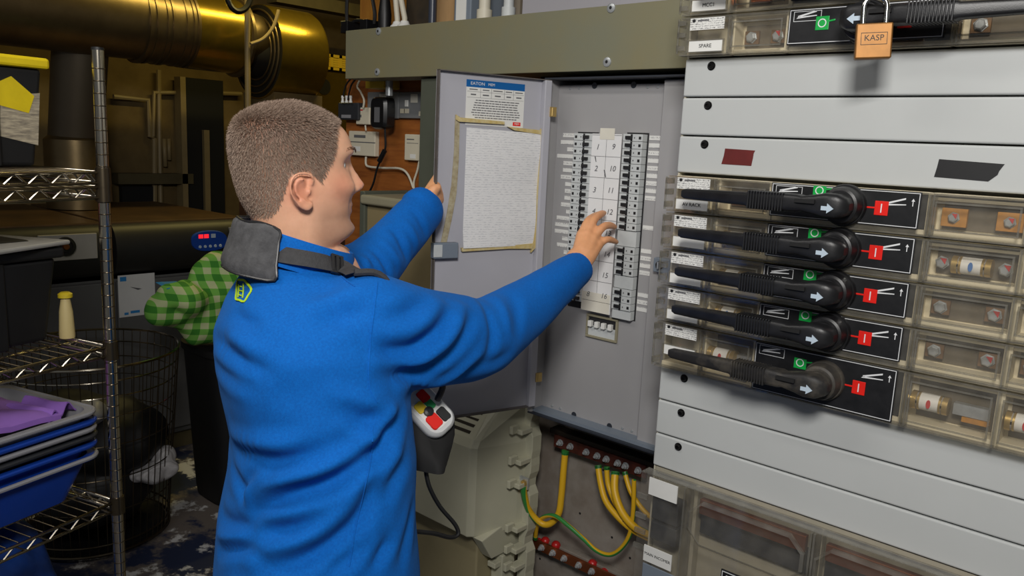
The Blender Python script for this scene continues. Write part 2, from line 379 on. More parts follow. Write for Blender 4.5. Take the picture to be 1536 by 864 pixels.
def arrow(mb, x, z, s, d, y0, y1):
    mb.prism([(x + d * s, z), (x, z + s * .75), (x, z + s * .32), (x - d * s * .9, z + s * .32), (x - d * s * .9, z - s * .32), (x, z - s * .32), (x, z - s * .75)], y0, y1)
def bolt(parent, x, y, z, r=.0085, red=False):
    o = MB().lathe((x, y, z), (0, -1, 0), [(0, r * 1.25), (.002, r * 1.25), (.002, r), (.008, r), (.0095, r * .75)], 6).build('bolt', 'zinc', parent)
    if red: MB().prism([(x - r * .2, z + r * .9), (x + r * .9, z + r * .9), (x + r * .7, z - r * .2)], y - .0096, y - .0104).build('paint_mark', 'fuse_red', o)
def fuse(parent, x, y, z, L=.05, r=.0125, logo='fuse_blue'):
    o = MB().cyl((x - L / 2, y, z), (x + L / 2, y, z), r, n=20).build('fuse_link', 'fuse_white', parent, smooth=True)
    for s in (-1, 1):
        MB().lathe((x + s * L * .26, y, z), (s, 0, 0), [(0, r * 1.06), (L * .06, r * 1.06), (L * .06, r * 1.0), (L * .1, r * 1.0), (L * .1, r * 1.06), (L * .25, r * 1.06), (L * .25, .001)], 20).build('end_cap', 'brass', o, smooth=True)
    R = [(x + .0035 * math.cos(a), z + .0075 * math.sin(a)) for a in (2 * math.pi * i / 14 for i in range(14))]
    MB().prism(R, y - r * .96, y - r * 1.05).build('maker_mark', logo, o)
def switch_unit(zt, h, label, tag_text, on=True, left='fuse', right='bolts', lever=True, dusty=False):
    """one withdrawable fuse switch: base, clear hinged cover, plates, decal, rotary lever"""
    g = 'fuse switches in the switchboard'
    t = thing('fuse_switch', label, 'fuse switch', (SX, SY, zt - h), g)
    zc = zt - .032 if h < .09 else zt - .046; hh = h - .002
    # base tray
    b = MB(); b.box(SX + .006, XR - .006, 1.478, 1.4985, zt - hh, zt - .001)
    for x0, x1 in ((SX + .098, SX + .106), (SX + .205, SX + .213), (SX + .478, SX + .486), (SX + .618, SX + .630), (SX + .765, SX + .777)): b.box(x0, x1, 1.44, 1.479, zt - hh, zt - .001)
    b.box(SX + .006, XR - .006, 1.442, 1.479, zt - hh, zt - hh + .010); b.box(SX + .006, XR - .006, 1.442, 1.479, zt - .005, zt - .001)
    b.box(SX + .486, XR - .006, 1.446, 1.479, zt - .013, zt - .008)
    b.build('base', 'unit_base', t, bevel=.0008)
    # dark recess behind the decal and inside the fuse pockets
    p = MB(); p.box(SX + .214, SX + .476, 1.446, 1.4775, zt - hh + .011, zt - .006); p.build('mechanism', 'dark_gap', t)
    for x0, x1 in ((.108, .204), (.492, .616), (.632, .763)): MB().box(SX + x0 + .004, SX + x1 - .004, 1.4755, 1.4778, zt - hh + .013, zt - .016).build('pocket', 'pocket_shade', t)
    # clear cover
    c = MB(); y0, y1 = 1.424, 1.4265
    c.box(SX - .002, XR - .004, y0, y1, zt - hh, zt - .001); c.build('cover', 'clear_cover', t)
    c = MB(); c.box(SX - .002, XR - .004, y1, 1.441, zt - .004, zt - .0015); c.box(SX - .002, XR - .004, y1, 1.441, zt - hh + .0005, zt - hh + .003)
    for x in (.1, .484, .49, .622, .770): c.box(SX + x, SX + x + .003, y0 - .001, 1.441, zt - hh + .003, zt - .004)
    for x0, x1 in ((.108, .206), (.494, .616), (.630, .764)): c.frame(SX + x0, SX + x1, zt - hh + .012, zt - .014, .003, y0 - .0025, y0 - .0001)
    c.build('cover_rib', 'clear_edge', t)
    c = MB()
    for z in (zt - .012, zt - .034, zt - hh + .014):
        c.box(SX - .006, SX + .012, y0 - .004, y0 - .0002, z - .0045, z + .0045); c.box(SX - .006, SX - .002, y0 - .004, 1.45, z - .006, z + .006)
    c.cyl((SX - .004, y0 - .003, zt - hh + .004), (SX - .004, y0 - .003, zt - .004), .0022, n=8); c.build('hinge_clip', 'clear_edge', t)
    # plates
    pl = MB().box(SX + .020, SX + .092, y0 - .0022, y0 - .0003, zt - .026, zt - .004).build('rating_plate', 'plate_print', t)
    ring = MB(); ring.lathe((SX + .028, y0 - .0023, zt - .0085), (0, -1, 0), [(0, .0034), (.0003, .0034)], 14); ring.build('maker_badge', 'ink_black', pl)
    MB().box(SX + .036, SX + .060, y0 - .0026, y0 - .0021, zt - .0100, zt - .0075).build('plate_print', 'ink_grey', pl)
    fr = MB(); fr.frame(SX + .017, SX + .095, zt - .068, zt - .044, .002, y0 - .0035, y0 - .0002); fr.build('plate_frame', 'clear_edge', t)
    pl = MB().box(SX + .021, SX + .091, y0 - .0022, y0 - .0003, zt - .066, zt - .046).build('circuit_plate', 'label_white', t)
    if tag_text: text(tag_text, .0098, (SX + .056, y0 - .0026, zt - .056), 'ink_black', pl)
    # decal
    dx0, dx1, dz1, dz0 = SX + .217, SX + .473, zt - .001, zt - (.062 if h < .09 else .094)
    d = MB().box(dx0, dx1, y0 - .0022, y0 - .0002, dz0, dz1).build('decal', 'decal_black', t, bevel=.003)
    MB().frame(dx0 + .002, dx1 - .002, dz0 + .002, dz1 - .002, .0011, y0 - .0026, y0 - .0021).build('decal_border', 'decal_white', d)
    w = MB(); yy0, yy1 = y0 - .0027, y0 - .0021
    for ox, oz, ang in ((dx0 + .014, dz1 - .017, 12), (dx1 - .058, dz1 - .026, 16)):   # little pictograms of the open and closed switch
        a = math.radians(ang); L_ = .036
        w = MB(); w.prism([(ox, oz), (ox + L_, oz + .003), (ox + L_, oz + .0045), (ox + .003, oz + .003)], yy0, yy1)
        w.prism([(ox + .004, oz + .002), (ox + .002, oz + .0045), (ox + L_ * math.cos(a), oz + .005 + L_ * math.sin(a)), (ox + L_ * math.cos(a), oz + .0022 + L_ * math.sin(a))], yy0, yy1); w.build('pictogram', 'decal_white', d)
    arrow_z = dz1 - .018; w = MB(); w.box(dx1 - .0125, dx1 - .0112, yy0, yy1, arrow_z - .006, arrow_z + .002); w.prism([(dx1 - .0145, arrow_z + .002), (dx1 - .009, arrow_z + .002), (dx1 - .0118, arrow_z + .0065)], yy0, yy1); w.build('arrow_symbol', 'decal_white', d)
    w = MB(); w.frame(dx0 + .009, dx0 + .058, dz1 - .022, dz1 - .005, .0008, yy0, yy1)
    w.build('pictogram_frame', 'decal_white', d)
    # red I marker, green O marker
    rx = SX + .413; r = MB(); r.box(rx - .011, rx + .011, y0 - .0036, y0 - .0021, zc - .012, zc + .012); r.box(rx - .024, rx - .01, y0 - .0032, y0 - .0021, zc - .0015, zc + .0015); r.build('on_marker', 'decal_red', d, bevel=.0008)
    MB().box(rx - .0009, rx + .0009, y0 - .0042, y0 - .0035, zc - .0075, zc + .0075).build('on_symbol', 'decal_white', d)
    gx, gz = (SX + .278, zc + .004) if not on else (SX + .306, zc + .022)
    g_ = MB(); g_.box(gx - .0115, gx + .0115, y0 - .0034, y0 - .0021, gz - .0115, gz + .0115 if not on else gz + .008)
    g_.prism([(gx + .010, gz + .001), (gx + .022, gz + .003), (gx + .022, gz + .006), (gx + .010, gz + .004)], y0 - .0034, y0 - .0021); g_.build('off_marker', 'decal_green', d, bevel=.0006)
    o = MB(); rr = lambda R_: [(gx + R_ * math.cos(2 * math.pi * i / 20), y0 - .0038, gz + R_ * math.sin(2 * math.pi * i / 20)) for i in range(20)]
    o.loft([rr(.0074), rr(.0056)], cap=False); o.build('off_symbol', 'decal_white', d)
    # lever
    hx = SX + .353; hm = 'dusty_black' if dusty else 'handle_black'
    ro = MB(); ro.lathe((hx, y0 - .002, zc), (0, -1, 0), [(0, .0365), (.006, .0365), (.009, .035), (.009, .033), (.022, .032), (.030, .030), (.032, .026)], 40)
    rt = ro.build('rotor', 'dusty_black' if dusty else 'handle_black', t, smooth=True)
    k = -1 if on else 1; yb, yf = 1.392, 1.352
    lv = MB()
    # stations along the lever: distance from hub, half height, front y, back y
    S = [(-.026, .006, 1.366, 1.388), (-.022, .014, 1.358, 1.392), (-.008, .0205, yf - .002, yb), (.012, .0215, yf - .002, yb), (.030, .0175, yf, yb), (.052, .0135, yf, yb - .004), (.060, .0155, yf - .001, yb - .004), (.082, .0155, yf - .001, yb - .006),
         (.150, .0145, yf, yb - .010), (.154, .0125, yf + .002, yb - .011), (.280, .0095, yf + .006, yb - .016), (.288, .0065, yf + .010, yb - .019)]
    rings = []
    for dd, q, f_, bk in S:
        rings.append([(hx + k * dd + 0 * a, (f_ + bk) / 2 + (bk - f_) / 2 * math.copysign(abs(math.cos(a)) ** .45, math.cos(a)), zc + q * math.copysign(abs(math.sin(a)) ** .45, math.sin(a))) for a in (2 * math.pi * (i + .5) / 20 for i in range(20))])
    lv.loft(rings); lo = lv.build('lever', hm, t, smooth=True)
    rb = MB()
    for i in range(13):
        x = hx + k * (.084 + i * .0052)
        rb.box(x - .0013, x + .0013, yf - .0028, yb - .008, zc - .0162, zc + .0162)
    rb.build('grip_rib', hm, lo, bevel=.0008)
    sl = MB(); sl.box(hx + k * .026, hx + k * .060, 1.386, 1.347, zc + .002, zc + .0085); sl.build('lever_slot', 'dark_gap', lo)
    ne = MB(); ne.lathe((hx, 1.412, zc), (0, -1, 0), [(0, .026), (.03, .022)], 24); ne.build('lever_neck', hm, lo, smooth=True)
    ar = MB(); arrow(ar, hx + k * .004, zc - .004, .011, -k, 1.3478, 1.3494); ar.build('arrow_mark', 'button_pale', lo)
    # fuse pockets
    for kind, xa, xb in ((left, .108, .204), (right, .492, .616), (right, .632, .763)):
        xm = SX + (xa + xb) / 2; zz = zt - hh / 2 - .003; y = 1.452
        if kind == 'fuse': fuse(t, xm - .012, y, zz, .052); bolt(t, xm + .032, y + .012, zz - .004, .008, True)
        if kind == 'fuse2': bolt(t, SX + xa + .016, y + .008, zz, .009, True); fuse(t, xm, y, zz, .056, .014); bolt(t, SX + xb - .016, y + .008, zz, .009, True)
        if kind == 'bolts': 
            for s in (SX + xa + .022, SX + xb - .022): MB().box(s - .014, s + .014, 1.463, 1.468, zz - .012, zz + .012).build('terminal', 'terminal_brown', t); bolt(t, s, 1.463, zz, .009, s > xm)
        if kind == 'plates':
            for s in (SX + xa + .024, SX + xb - .02): MB().box(s - .019, s + .019, 1.458, 1.468, zz - .015, zz + .015).build('terminal', 'orange_plate', t, bevel=.001); bolt(t, s, 1.458, zz, .0075, True)
        if kind == 'red':
            fuse(t, SX + xa + .03, y, zz, .056, .015, 'fuse_red'); MB().box(SX + xb - .045, SX + xb - .006, 1.452, 1.466, zz - .02, zz - .012).build('terminal', 'orange_plate', t); MB().box(SX + xb - .06, SX + xb - .008, 1.455, 1.47, zz - .011, zz + .008).build('busbar', 'zinc', t)
        if kind == 'blank': MB().box(SX + xa + .012, SX + xa + .05, 1.466, 1.474, zz - .012, zz + .006).build('terminal', 'copper', t)
    return t
switch_unit(2.0355, .075, 'fuse switch tagged MCC1, cut off by the top edge of the picture', 'MCC1', on=True, left='blank', right='bolts')
switch_unit(1.9605, .075, 'fuse switch tagged SPARE, lever padlocked to the right', 'SPARE', on=False, left='bolts', right='bolts')
switch_unit(1.657, .075, 'fuse switch tagged AV RACK, top of the five levers pointing left', 'AV RACK', left='blank', right='plates', dusty=False)
switch_unit(1.582, .075, 'fuse switch right under the AV RACK one, second of five levers', '', left='fuse', right='fuse2')
switch_unit(1.507, .075, 'fuse switch in the middle of the five levers pointing left', '', left='fuse', right='bolts')
switch_unit(1.432, .075, 'fuse switch fourth down of the five levers pointing left', '', left='fuse', right='bolts')
switch_unit(1.357, .100, 'tallest dusty fuse switch, lowest of the five levers pointing left', '', left='red', right='red', dusty=True)
# main incomer at the bottom
t = thing('incoming_switch', 'deep clear-covered switch tagged MAIN INCOMER with copper busbars, bottom right', 'incomer switch', (SX, SY, .5))
b = MB(); b.box(SX + .006, XR - .006, 1.468, 1.4985, .505, 1.0295); b.box(SX + .006, XR - .006, 1.455, 1.492, 1.018, 1.0295); b.box(SX + .006, XR - .006, 1.44, 1.492, .505, .515)
for x in (.108, .368, .64, .91): b.box(SX + x, SX + x + .008, 1.445, 1.492, .515, 1.018)
b.build('base', 'incomer_base', t)
clear = MB(); clear.box(SX - .002, XR - .004, 1.410, 1.4125, .505, 1.028); clear.build('cover', 'clear_cover', t)
e = MB(); e.box(SX - .002, XR - .004, 1.4125, 1.44, 1.025, 1.028)
for x in (.104, .366, .372, .638, .644): e.box(SX + x, SX + x + .004, 1.405, 1.44, .515, 1.025)
e.build('cover_rib', 'clear_edge', t)
for i, (xa, xb) in enumerate(((.118, .360), (.378, .632), (.65, .90))):
    xa, xb = SX + xa, SX + xb; zt, zb = 1.010, .915; k = .03
    def octo(g, kk): return [(xa + kk, zt - g), (xb - kk, zt - g), (xb - g, zt - kk), (xb - g, zb + kk), (xb - kk, zb + g), (xa + kk, zb + g), (xa + g, zb + kk), (xa + g, zt - kk)]
    r = MB(); A, B = octo(0, k), octo(.006, k); r.loft([[(p[0], 1.4035, p[1]) for p in A], [(p[0], 1.400, p[1]) for p in B]], cap=False); r.loft([[(p[0], 1.410, p[1]) for p in A], [(p[0], 1.4035, p[1]) for p in A]], cap=False)
    r.build('window_rim', 'clear_edge', t)
    MB().box(xa + .01, xb - .01, 1.432, 1.446, zt - .040, zt - .008).build('busbar', 'copper', t, bevel=.001)
    MB().box(xa + .006, xb - .006, 1.452, 1.467, zb + .004, zt - .044).build('arc_chamber', 'tray_dark', t)
for z in (.975, .93, .895, .86): e = MB().box(SX - .006, SX + .02, 1.404, 1.4095, z - .005, z + .005).build('hinge_clip', 'clear_edge', t)
MB().box(SX + .02, SX + .088, 1.4075, 1.4098, .984, 1.022).build('blank_plate', 'label_white', t)
MB().box(SX + .022, SX + .085, 1.424, 1.46, .925, .975).build('contact_block', 'tray_dark', t, bevel=.002)
MB().box(SX + .022, SX + .085, 1.424, 1.46, .878, .918).build('contact_block', 'tray_dark', t, bevel=.002)
p = MB().box(SX + .02, SX + .088, 1.4075, 1.4098, .832, .868).build('circuit_plate', 'label_white', t); text('MAIN INCOMER', .0088, (SX + .054, 1.4072, .85), 'ink_black', p)
MB().box(SX + .02, SX + .1, 1.4072, 1.4098, .76, .826).build('contact_block', 'slate_plastic', t, bevel=.002)
d = MB().box(SX + .20, SX + .60, 1.4065, 1.4098, .62, .886).build('decal', 'decal_black', t, bevel=.004)
MB().frame(SX + .203, SX + .597, .623, .883, .0014, 1.4058, 1.4066).build('decal_border', 'decal_white', d)
w = MB(); w.frame(SX + .212, SX + .275, .852, .876, .001, 1.4056, 1.4066); w.prism([(SX + .222, .858), (SX + .262, .860), (SX + .262, .863), (SX + .222, .861)], 1.4056, 1.4066); w.build('pictogram', 'decal_white', d)
# padlock on the SPARE lever
t = thing('padlock', 'brass padlock hanging on the black lever of the SPARE switch', 'padlock', (-.453, 1.34, 1.857))
pz = Matrix.Translation((-.453, 1.338, 1.886)) @ Matrix.Rotation(math.radians(-3), 4, 'Y') @ Matrix.Rotation(math.radians(24), 4, 'Z')
MB(pz).box(-.0265, .0265, -.009, .009, -.027, .027).build('lock_body', 'padlock_brass', t, bevel=.0025, seg=3)
MB(pz).tube([(-.0165, 0, .024)] + [(-.0165, 0, .045)] + [(.0165 * -math.cos(a), 0, .052 + .0165 * math.sin(a)) for a in (math.pi * i / 10 for i in range(11))] + [(.0165, 0, .045), (.0165, 0, .024)], .0042, 10).build('shackle', 'steel', t, smooth=True)
text('KASP', .0125, (0, 0, 0), 'ink_black', t).matrix_local = Matrix.Translation(-ORG[t.name]) @ pz @ Matrix.Translation((0, -.0092, .004)) @ FACE_S
MB(pz).frame(-.019, .019, -.006, .0125, .0008, -.0094, -.0089).build('stamped_border', 'ink_black', t)
# tape scraps on the third blank panel
tp = MB(); tp.prism([(-.745, 1.7135), (-.683, 1.712), (-.6855, 1.706), (-.686, 1.698), (-.688, 1.683), (-.75, 1.6835), (-.7465, 1.699)], 1.4492, 1.4499)
tag(tp.build('tape_scrap', 'red_tape'), 'short torn strip of dark red tape on the pale blank panel', 'tape')
tp = MB(); tp.prism([(-.364, 1.7105), (-.27, 1.707), (-.276, 1.696), (-.2775, 1.690), (-.289, 1.679), (-.368, 1.6815), (-.3655, 1.697)], 1.4492, 1.4499)
tag(tp.build('tape_scrap', 'black_tape'), 'longer torn strip of black tape on the pale blank panel', 'tape')
# ---------------------------------------------------------------- distribution board
db = thing('distribution_board', 'grey breaker board standing open between trunking and earth cables', 'breaker board', (-1.15, 1.7, 1.0))
X0, X1, Z0, Z1, PY = -1.335, -0.905, 0.992, 1.868, 1.65
MB().box(X0 - .004, X0 + .009, 1.604, 1.80, Z0, Z1).build('side_wall', 'db_grey', db)
b = MB(); b.box(X1, X1 + .004, 1.600, 1.80, Z0, Z1); b.box(X0, X1, 1.60, 1.80, Z1, Z1 + .004); b.box(X0, X1, 1.60, 1.80, Z0 - .004, Z0); b.box(X0, X1, 1.79, 1.80, Z0, Z1)
b.build('enclosure', 'dark_lip', db)
MB().box(-1.003, X1, 1.628, PY + .004, Z0 + .001, Z1 - .004).build('side_flange', 'db_grey', db, bevel=.002)
MB().box(X0 + .008, -1.004, PY, PY + .003, Z0 + .004, Z1 - .010).build('front_plate', 'db_grey', db, bevel=.0015)
MB().box(X0 + .004, X1, 1.612, PY, Z0 - .001, Z0 + .008).build('bottom_lip', 'slate_plastic', db)
for x in (-1.29, -1.262, -1.06, -1.032):
    for z in (Z1 - .018, Z0 + .016): MB().lathe((x, PY, z), (0, -1, 0), [(0, .0038), (.002, .0032), (.0026, .001)], 12).build('rivet', 'zinc', db, smooth=True)
for x in (-1.215, -1.10):
    for z in (Z1 - .0125, Z0 + .010): MB().lathe((x, PY, z), (0, -1, 0), [(0, .008), (.0008, .008)], 14).build('knockout', 'dark_lip', db)
# breakers
MB().box(-1.257, -1.192, PY - .0012, PY + .0, 1.292, 1.742).build('slot_rim', 'ink_black', db); MB().box(-1.108, -1.0465, PY - .0012, PY, 1.288, 1.744).build('slot_rim', 'ink_black', db)
bm_ = {}
def breaker(x0, x1, zt, side, alt):
    p = .0177; h = p - .0008
    o = MB().box(x0, x1, PY - .022, PY, zt - h, zt).build('breaker', 'mcb_grey', db, bevel=.0008)
    s = 1 if side == 'L' else -1; xi = x1 if side == 'L' else x0; xo = x0 if side == 'L' else x1
    MB().box(xi - s * .0225, xi - s * .027, PY - .0235, PY - .0218, zt - h + .0005, zt - .0005).build('toggle_slot', 'toggle_black', o)
    MB().box(xi - s * .009, xi - s * .026, PY - .0275, PY - .0218, zt - h + .0045, zt - .0045).build('toggle', 'toggle_black', o, bevel=.0008)
    MB().box(xo + s * .004, xo + s * .010, PY - .0228, PY - .0218, zt - .012, zt - .0055).build('indicator', 'toggle_black', o)
    MB().box(xo + s * .021, xo + s * .0235, PY - .0226, PY - .0218, zt - .0105, zt - .007).build('print_dot', 'ink_grey', o)
for i in range(24): breaker(-1.253, -1.196, 1.738 - i * .0177, 'L', i)
for z0, n_ in ((1.740, 13), (1.470, 4), (1.366, 3)):
    for i in range(n_): breaker(-1.105, -1.050, z0 - i * .0177, 'R', i)
for za, zb in ((1.509, 1.471), (1.398, 1.367), (1.312, 1.290)): MB().box(-1.105, -1.050, PY - .018, PY, zb, za).build('blank_module', 'mcb_grey', db, bevel=.0008)
# printed circuit labels beside the breakers
print_mat('label_print', (222, 222, 218), (150, 150, 152), .012, .3, .003, strength=.7)
rnd = random.Random(4)
for i in range(24):
    w = rnd.choice((.030, .046, .052, .040, .022, .062, .056)); z = 1.7325 - i * .0177
    MB().box(-1.2585 - w, -1.2585, PY - .0012, PY + .0005, z - .005, z + .005).build('circuit_label', 'label_print', db)
for i, k in enumerate([0, 1, 2, 3, 4, 5, 6, 7, 8, 12, 15.2, 16.2, 17.2, 18.2, 21.3, 22.3, 23.3]):
    w = rnd.choice((.036, .048, .046, .052, .030)); z = 1.733 - k * .0177
    MB().box(-1.0445, -1.0445 + w, PY - .0012, PY + .0005, z - .0052, z + .0052).build('circuit_label', 'label_print', db)
# handwritten strip between the breakers
st = MB().box(-1.194, -1.107, PY - .0245, PY - .0230, 1.296, 1.7385).build('numbered_strip', 'grid_paper', db)
MB().box(-1.171, -1.128, PY - .0252, PY - .0244, 1.725, 1.752).build('strip_tape', 'aged_paper', db)
MB().box(-1.196, -1.109, PY - .0250, PY - .0244, 1.296, 1.345).build('strip_patch', 'aged_paper', db)
ln_ = MB()
for k in range(9): ln_.box(-1.194, -1.107, PY - .0250, PY - .0244, 1.735 - k * .0515, 1.7355 - k * .0515 + .0004)
for x in (-1.1505,): ln_.box(x, x + .0006, PY - .0250, PY - .0244, 1.345, 1.7385)
ln_.build('ruled_lines', 'ink_grey', st, kind='stuff')
for k, (a, c) in enumerate((('1', '9'), ('2', '10'), ('3', '11'), ('4', '12'), ('5', '13'), ('6', '14'), ('7', '15'), ('8', '16'))):
    z = 1.706 - k * .0525
    text(a, .019, (-1.176 - .001 * (k % 3), PY - .0253, z), 'pencil', st, 'handwriting', shear=.25, ext=.0001); text(c, .019, (-1.129 + .001 * (k % 2), PY - .0253, z + .002), 'pencil', st, 'handwriting', shear=.2, ext=.0001)
MB().prism([(-1.183, 1.683), (-1.180, 1.683), (-1.177, 1.670), (-1.1785, 1.670)], PY - .0253, PY - .0246).build('pencil_mark', 'pencil', st); MB().prism([(-1.153, 1.652), (-1.150, 1.652), (-1.145, 1.634), (-1.1475, 1.634)], PY - .0253, PY - .0246).build('pencil_mark', 'pencil', st)
# main switch window
MB().frame(-1.191, -1.094, 1.223, 1.284, .006, PY - .006, PY + .001).build('main_switch_frame', 'cabinet_beige', db, bevel=.001)
ms_ = MB().box(-1.185, -1.100, PY - .002, PY + .001, 1.229, 1.278).build('main_switch', 'mcb_grey', db)
MB().box(-1.184, -1.101, PY - .003, PY - .0018, 1.256, 1.277).build('switch_recess', 'ink_black', ms_)
for k in range(4): MB().box(-1.180 + k * .0205, -1.169 + k * .0205, PY - .014, PY - .003, 1.253, 1.268).build('switch_toggle', 'label_white', ms_, bevel=.001)
# door latch keep with key barrel on the right flange
o = MB().box(-.985, -.940, 1.612, 1.629, 1.424, 1.458).build('lock_keep', 'slate_plastic', db, bevel=.002)
MB().lathe((-.966, 1.612, 1.442), (0, -1, 0), [(0, .010), (.006, .0095), (.007, .007), (.005, .006)], 18).build('lock_barrel', 'toggle_black', o, smooth=True); MB().box(-.968, -.964, 1.600, 1.607, 1.434, 1.450).build('lock_tongue', 'zinc', o)
# open door
HX, HY = -1.322, 1.603; dvec = Vector((-1.412 - HX, 1.318 - HY, 0)); DW = .312; dvec = dvec.normalized(); dnv = Vector((-dvec.y, dvec.x, 0))
if dnv.x < 0: dnv = -dnv                      # inner face, towards the camera side
DM = Matrix(((-dvec.x, -dnv.x, 0, HX), (-dvec.y, -dnv.y, 0, HY), (0, 0, 1, 0), (0, 0, 0, 1)))     # local x: -DW..0 left to right as read, -y: out of the inner face
dz0, dz1 = 1.012, 1.866
d = MB(DM).box(-DW, -.002, .0, .0015, dz0, dz1); door = d.build('door', 'door_grey', db)
d = MB(DM); d.box(-DW, -.002, -.014, 0, dz1 - .0022, dz1); d.box(-DW, -.002, -.014, 0, dz0, dz0 + .0022); d.box(-DW, -DW + .0022, -.014, 0, dz0, dz1); d.build('door_rim', 'door_edge', door)
MB(DM).box(-.022, -.002, -.018, 0, dz0 + .002, dz1 - .002).build('hinge_fold', 'door_grey', door, bevel=.002)
for z in (1.788, 1.095): q = MB(DM); q.box(-.006, .012, -.022, -.016, z - .012, z + .012); q.cyl((.0, -.02, z - .010), (.0, -.02, z + .010), .0035, n=10); q.build('hinge', 'brass', door)
MB(DM).box(-DW - .004, -DW + .062, -.020, -.001, 1.424, 1.462).build('door_latch', 'slate_plastic', door, bevel=.002)
MB(DM).box(-DW - .005, -DW + .018, -.0225, -.0195, 1.428, 1.458).build('latch_slide', 'mcb_grey', door, bevel=.001)
RT = DM @ FACE_S
def dtext(body, size, x, z, m, name, align='LEFT', y=-.0022, sx=1.0):
    o = text(body, size, (0, 0, 0), m, door, name, align, sx=sx, ext=.0001); o.matrix_local = Matrix.Translation(-ORG[door.name]) @ DM @ Matrix.Translation((x, y, z)) @ FACE_S @ Matrix.Diagonal((sx, 1, 1, 1)); return o
sx0, sx1, sz1, sz0 = -.234, -.072, 1.850, 1.744
MB(DM).box(sx0, sx1, -.0012, 0, sz0, sz1 - .017).build('rating_sticker', 'label_white', door); MB(DM).box(sx0, sx1, -.0014, 0, sz1 - .017, sz1).build('sticker_band', mat('sticker_blue', (0, 92, 160), .5), door)
dtext('EATON', .0105, sx0 + .010, sz1 - .0085, 'label_white', 'sticker_lettering', sx=1.1); dtext('MEM', .009, sx0 + .058, sz1 - .0085, 'label_white', 'sticker_lettering')
q = MB(DM); zt = sz1 - .017
for z in (zt - .0105, zt - .024): q.box(sx0 + .002, sx1 - .002, -.0016, -.0011, z, z + .0005)
for x in (.038, .068, .104, .130): q.box(sx0 + x, sx0 + x + .0005, -.0016, -.0011, zt - .024, zt - .001)
q.build('sticker_table', 'ink_grey', door, kind='stuff')
for x, a, c in ((.019, .022, .014), (.053, .018, .017), (.086, .026, .016), (.117, .018, .013), (.146, .022, .015)):
    MB(DM).box(sx0 + x - a / 2, sx0 + x + a / 2, -.0015, -.0011, zt - .0062, zt - .0040).build('small_print', 'ink_grey', door); MB(DM).box(sx0 + x - c / 2, sx0 + x + c / 2, -.0015, -.0011, zt - .0185, zt - .0155).build('small_print', 'ink_grey', door)
for k, wd in enumerate((.055, .058, .060, .061, .064, .066, .062, .056)):
    z = zt - .031 - k * .0058; q = MB(DM); x = sx0 + .081 - wd
    while x < sx0 + .081 + wd: w = rnd.uniform(.004, .013); q.box(x, x + w, -.0015, -.0011, z, z + .0022); x += w + .0018
    q.build('small_print', 'ink_grey', door, kind='stuff')
MB(DM).box(sx1 - .030, sx1 - .008, -.0016, -.0011, sz0 + .004, sz0 + .013).build('sticker_badge', 'decal_red', door); dtext('MEM', .007, sx1 - .019, sz0 + .0085, 'label_white', 'sticker_lettering', 'CENTER', y=-.0020)
# taped schedule sheet on the door (its own thing)
pm_ = print_mat('schedule_print', (226, 226, 226), (168, 170, 176), .0058, .55, .0045, strength=.45, grid=.35)
ps = thing('schedule_sheet', 'white handwritten circuit schedule taped inside the grey door', 'paper', tuple(DM @ Vector((-.15, 0, 1.45))))
shp = MB(DM); nu, nv = 10, 14; x0, x1, z0, z1 = -.232, -.020, 1.446, 1.738
vs_ = []
for j in range(nv + 1):
    for i in range(nu + 1):
        u, v = i / nu, j / nv; yy = -.006 - .004 * math.sin(u * 3.1) * math.sin(v * 2.4 + .5) - .003 * math.sin(v * 9) * u - (.006 * max(0, .15 - v) / .15 * (1 - u))
        vs_.append((x0 + (x1 - x0 - .006 * (1 - v)) * u, yy, z0 + (z1 - z0) * v - .006 * u * v + .004 * u * (1 - v)))
fs = [(j * (nu + 1) + i, j * (nu + 1) + i + 1, (j + 1) * (nu + 1) + i + 1, (j + 1) * (nu + 1) + i) for j in range(nv) for i in range(nu)]
o2 = [(x, y + .0012, z) for x, y, z in vs_]; n0 = len(vs_); shp.add(vs_ + o2, fs + [tuple(n0 + i for i in reversed(f)) for f in fs]); shp.build('sheet', 'schedule_print', ps, smooth=True)
for nm, pts in (('tape', [(-.022, 1.745), (-.010, 1.742), (-.013, 1.6), (-.014, 1.50), (-.022, 1.442), (-.034, 1.430), (-.028, 1.46), (-.023, 1.55)]), ('tape', [(-.262, 1.766), (-.255, 1.760), (-.13, 1.757), (-.13, 1.750), (-.255, 1.750), (-.262, 1.754)]), ('tape', [(-.12, 1.745), (-.012, 1.741), (-.011, 1.730), (-.10, 1.737)]), ('tape', [(-.236, 1.447), (-.1, 1.450), (-.03, 1.454), (-.026, 1.440), (-.1, 1.442), (-.234, 1.438)])):
    MB(DM).prism(pts, -.0092 if nm == 'tape' else -.004, -.0018).build(nm, 'tape_yellow', ps)
old = [(-.262, 1.766), (-.250, 1.762), (-.249, 1.66), (-.252, 1.58), (-.262, 1.52), (-.276, 1.452), (-.291, 1.455), (-.276, 1.53), (-.266, 1.60), (-.262, 1.68)]
os_ = MB(DM).prism(old, -.003, -.0012).build('old_tape', 'tape_stain', ps)
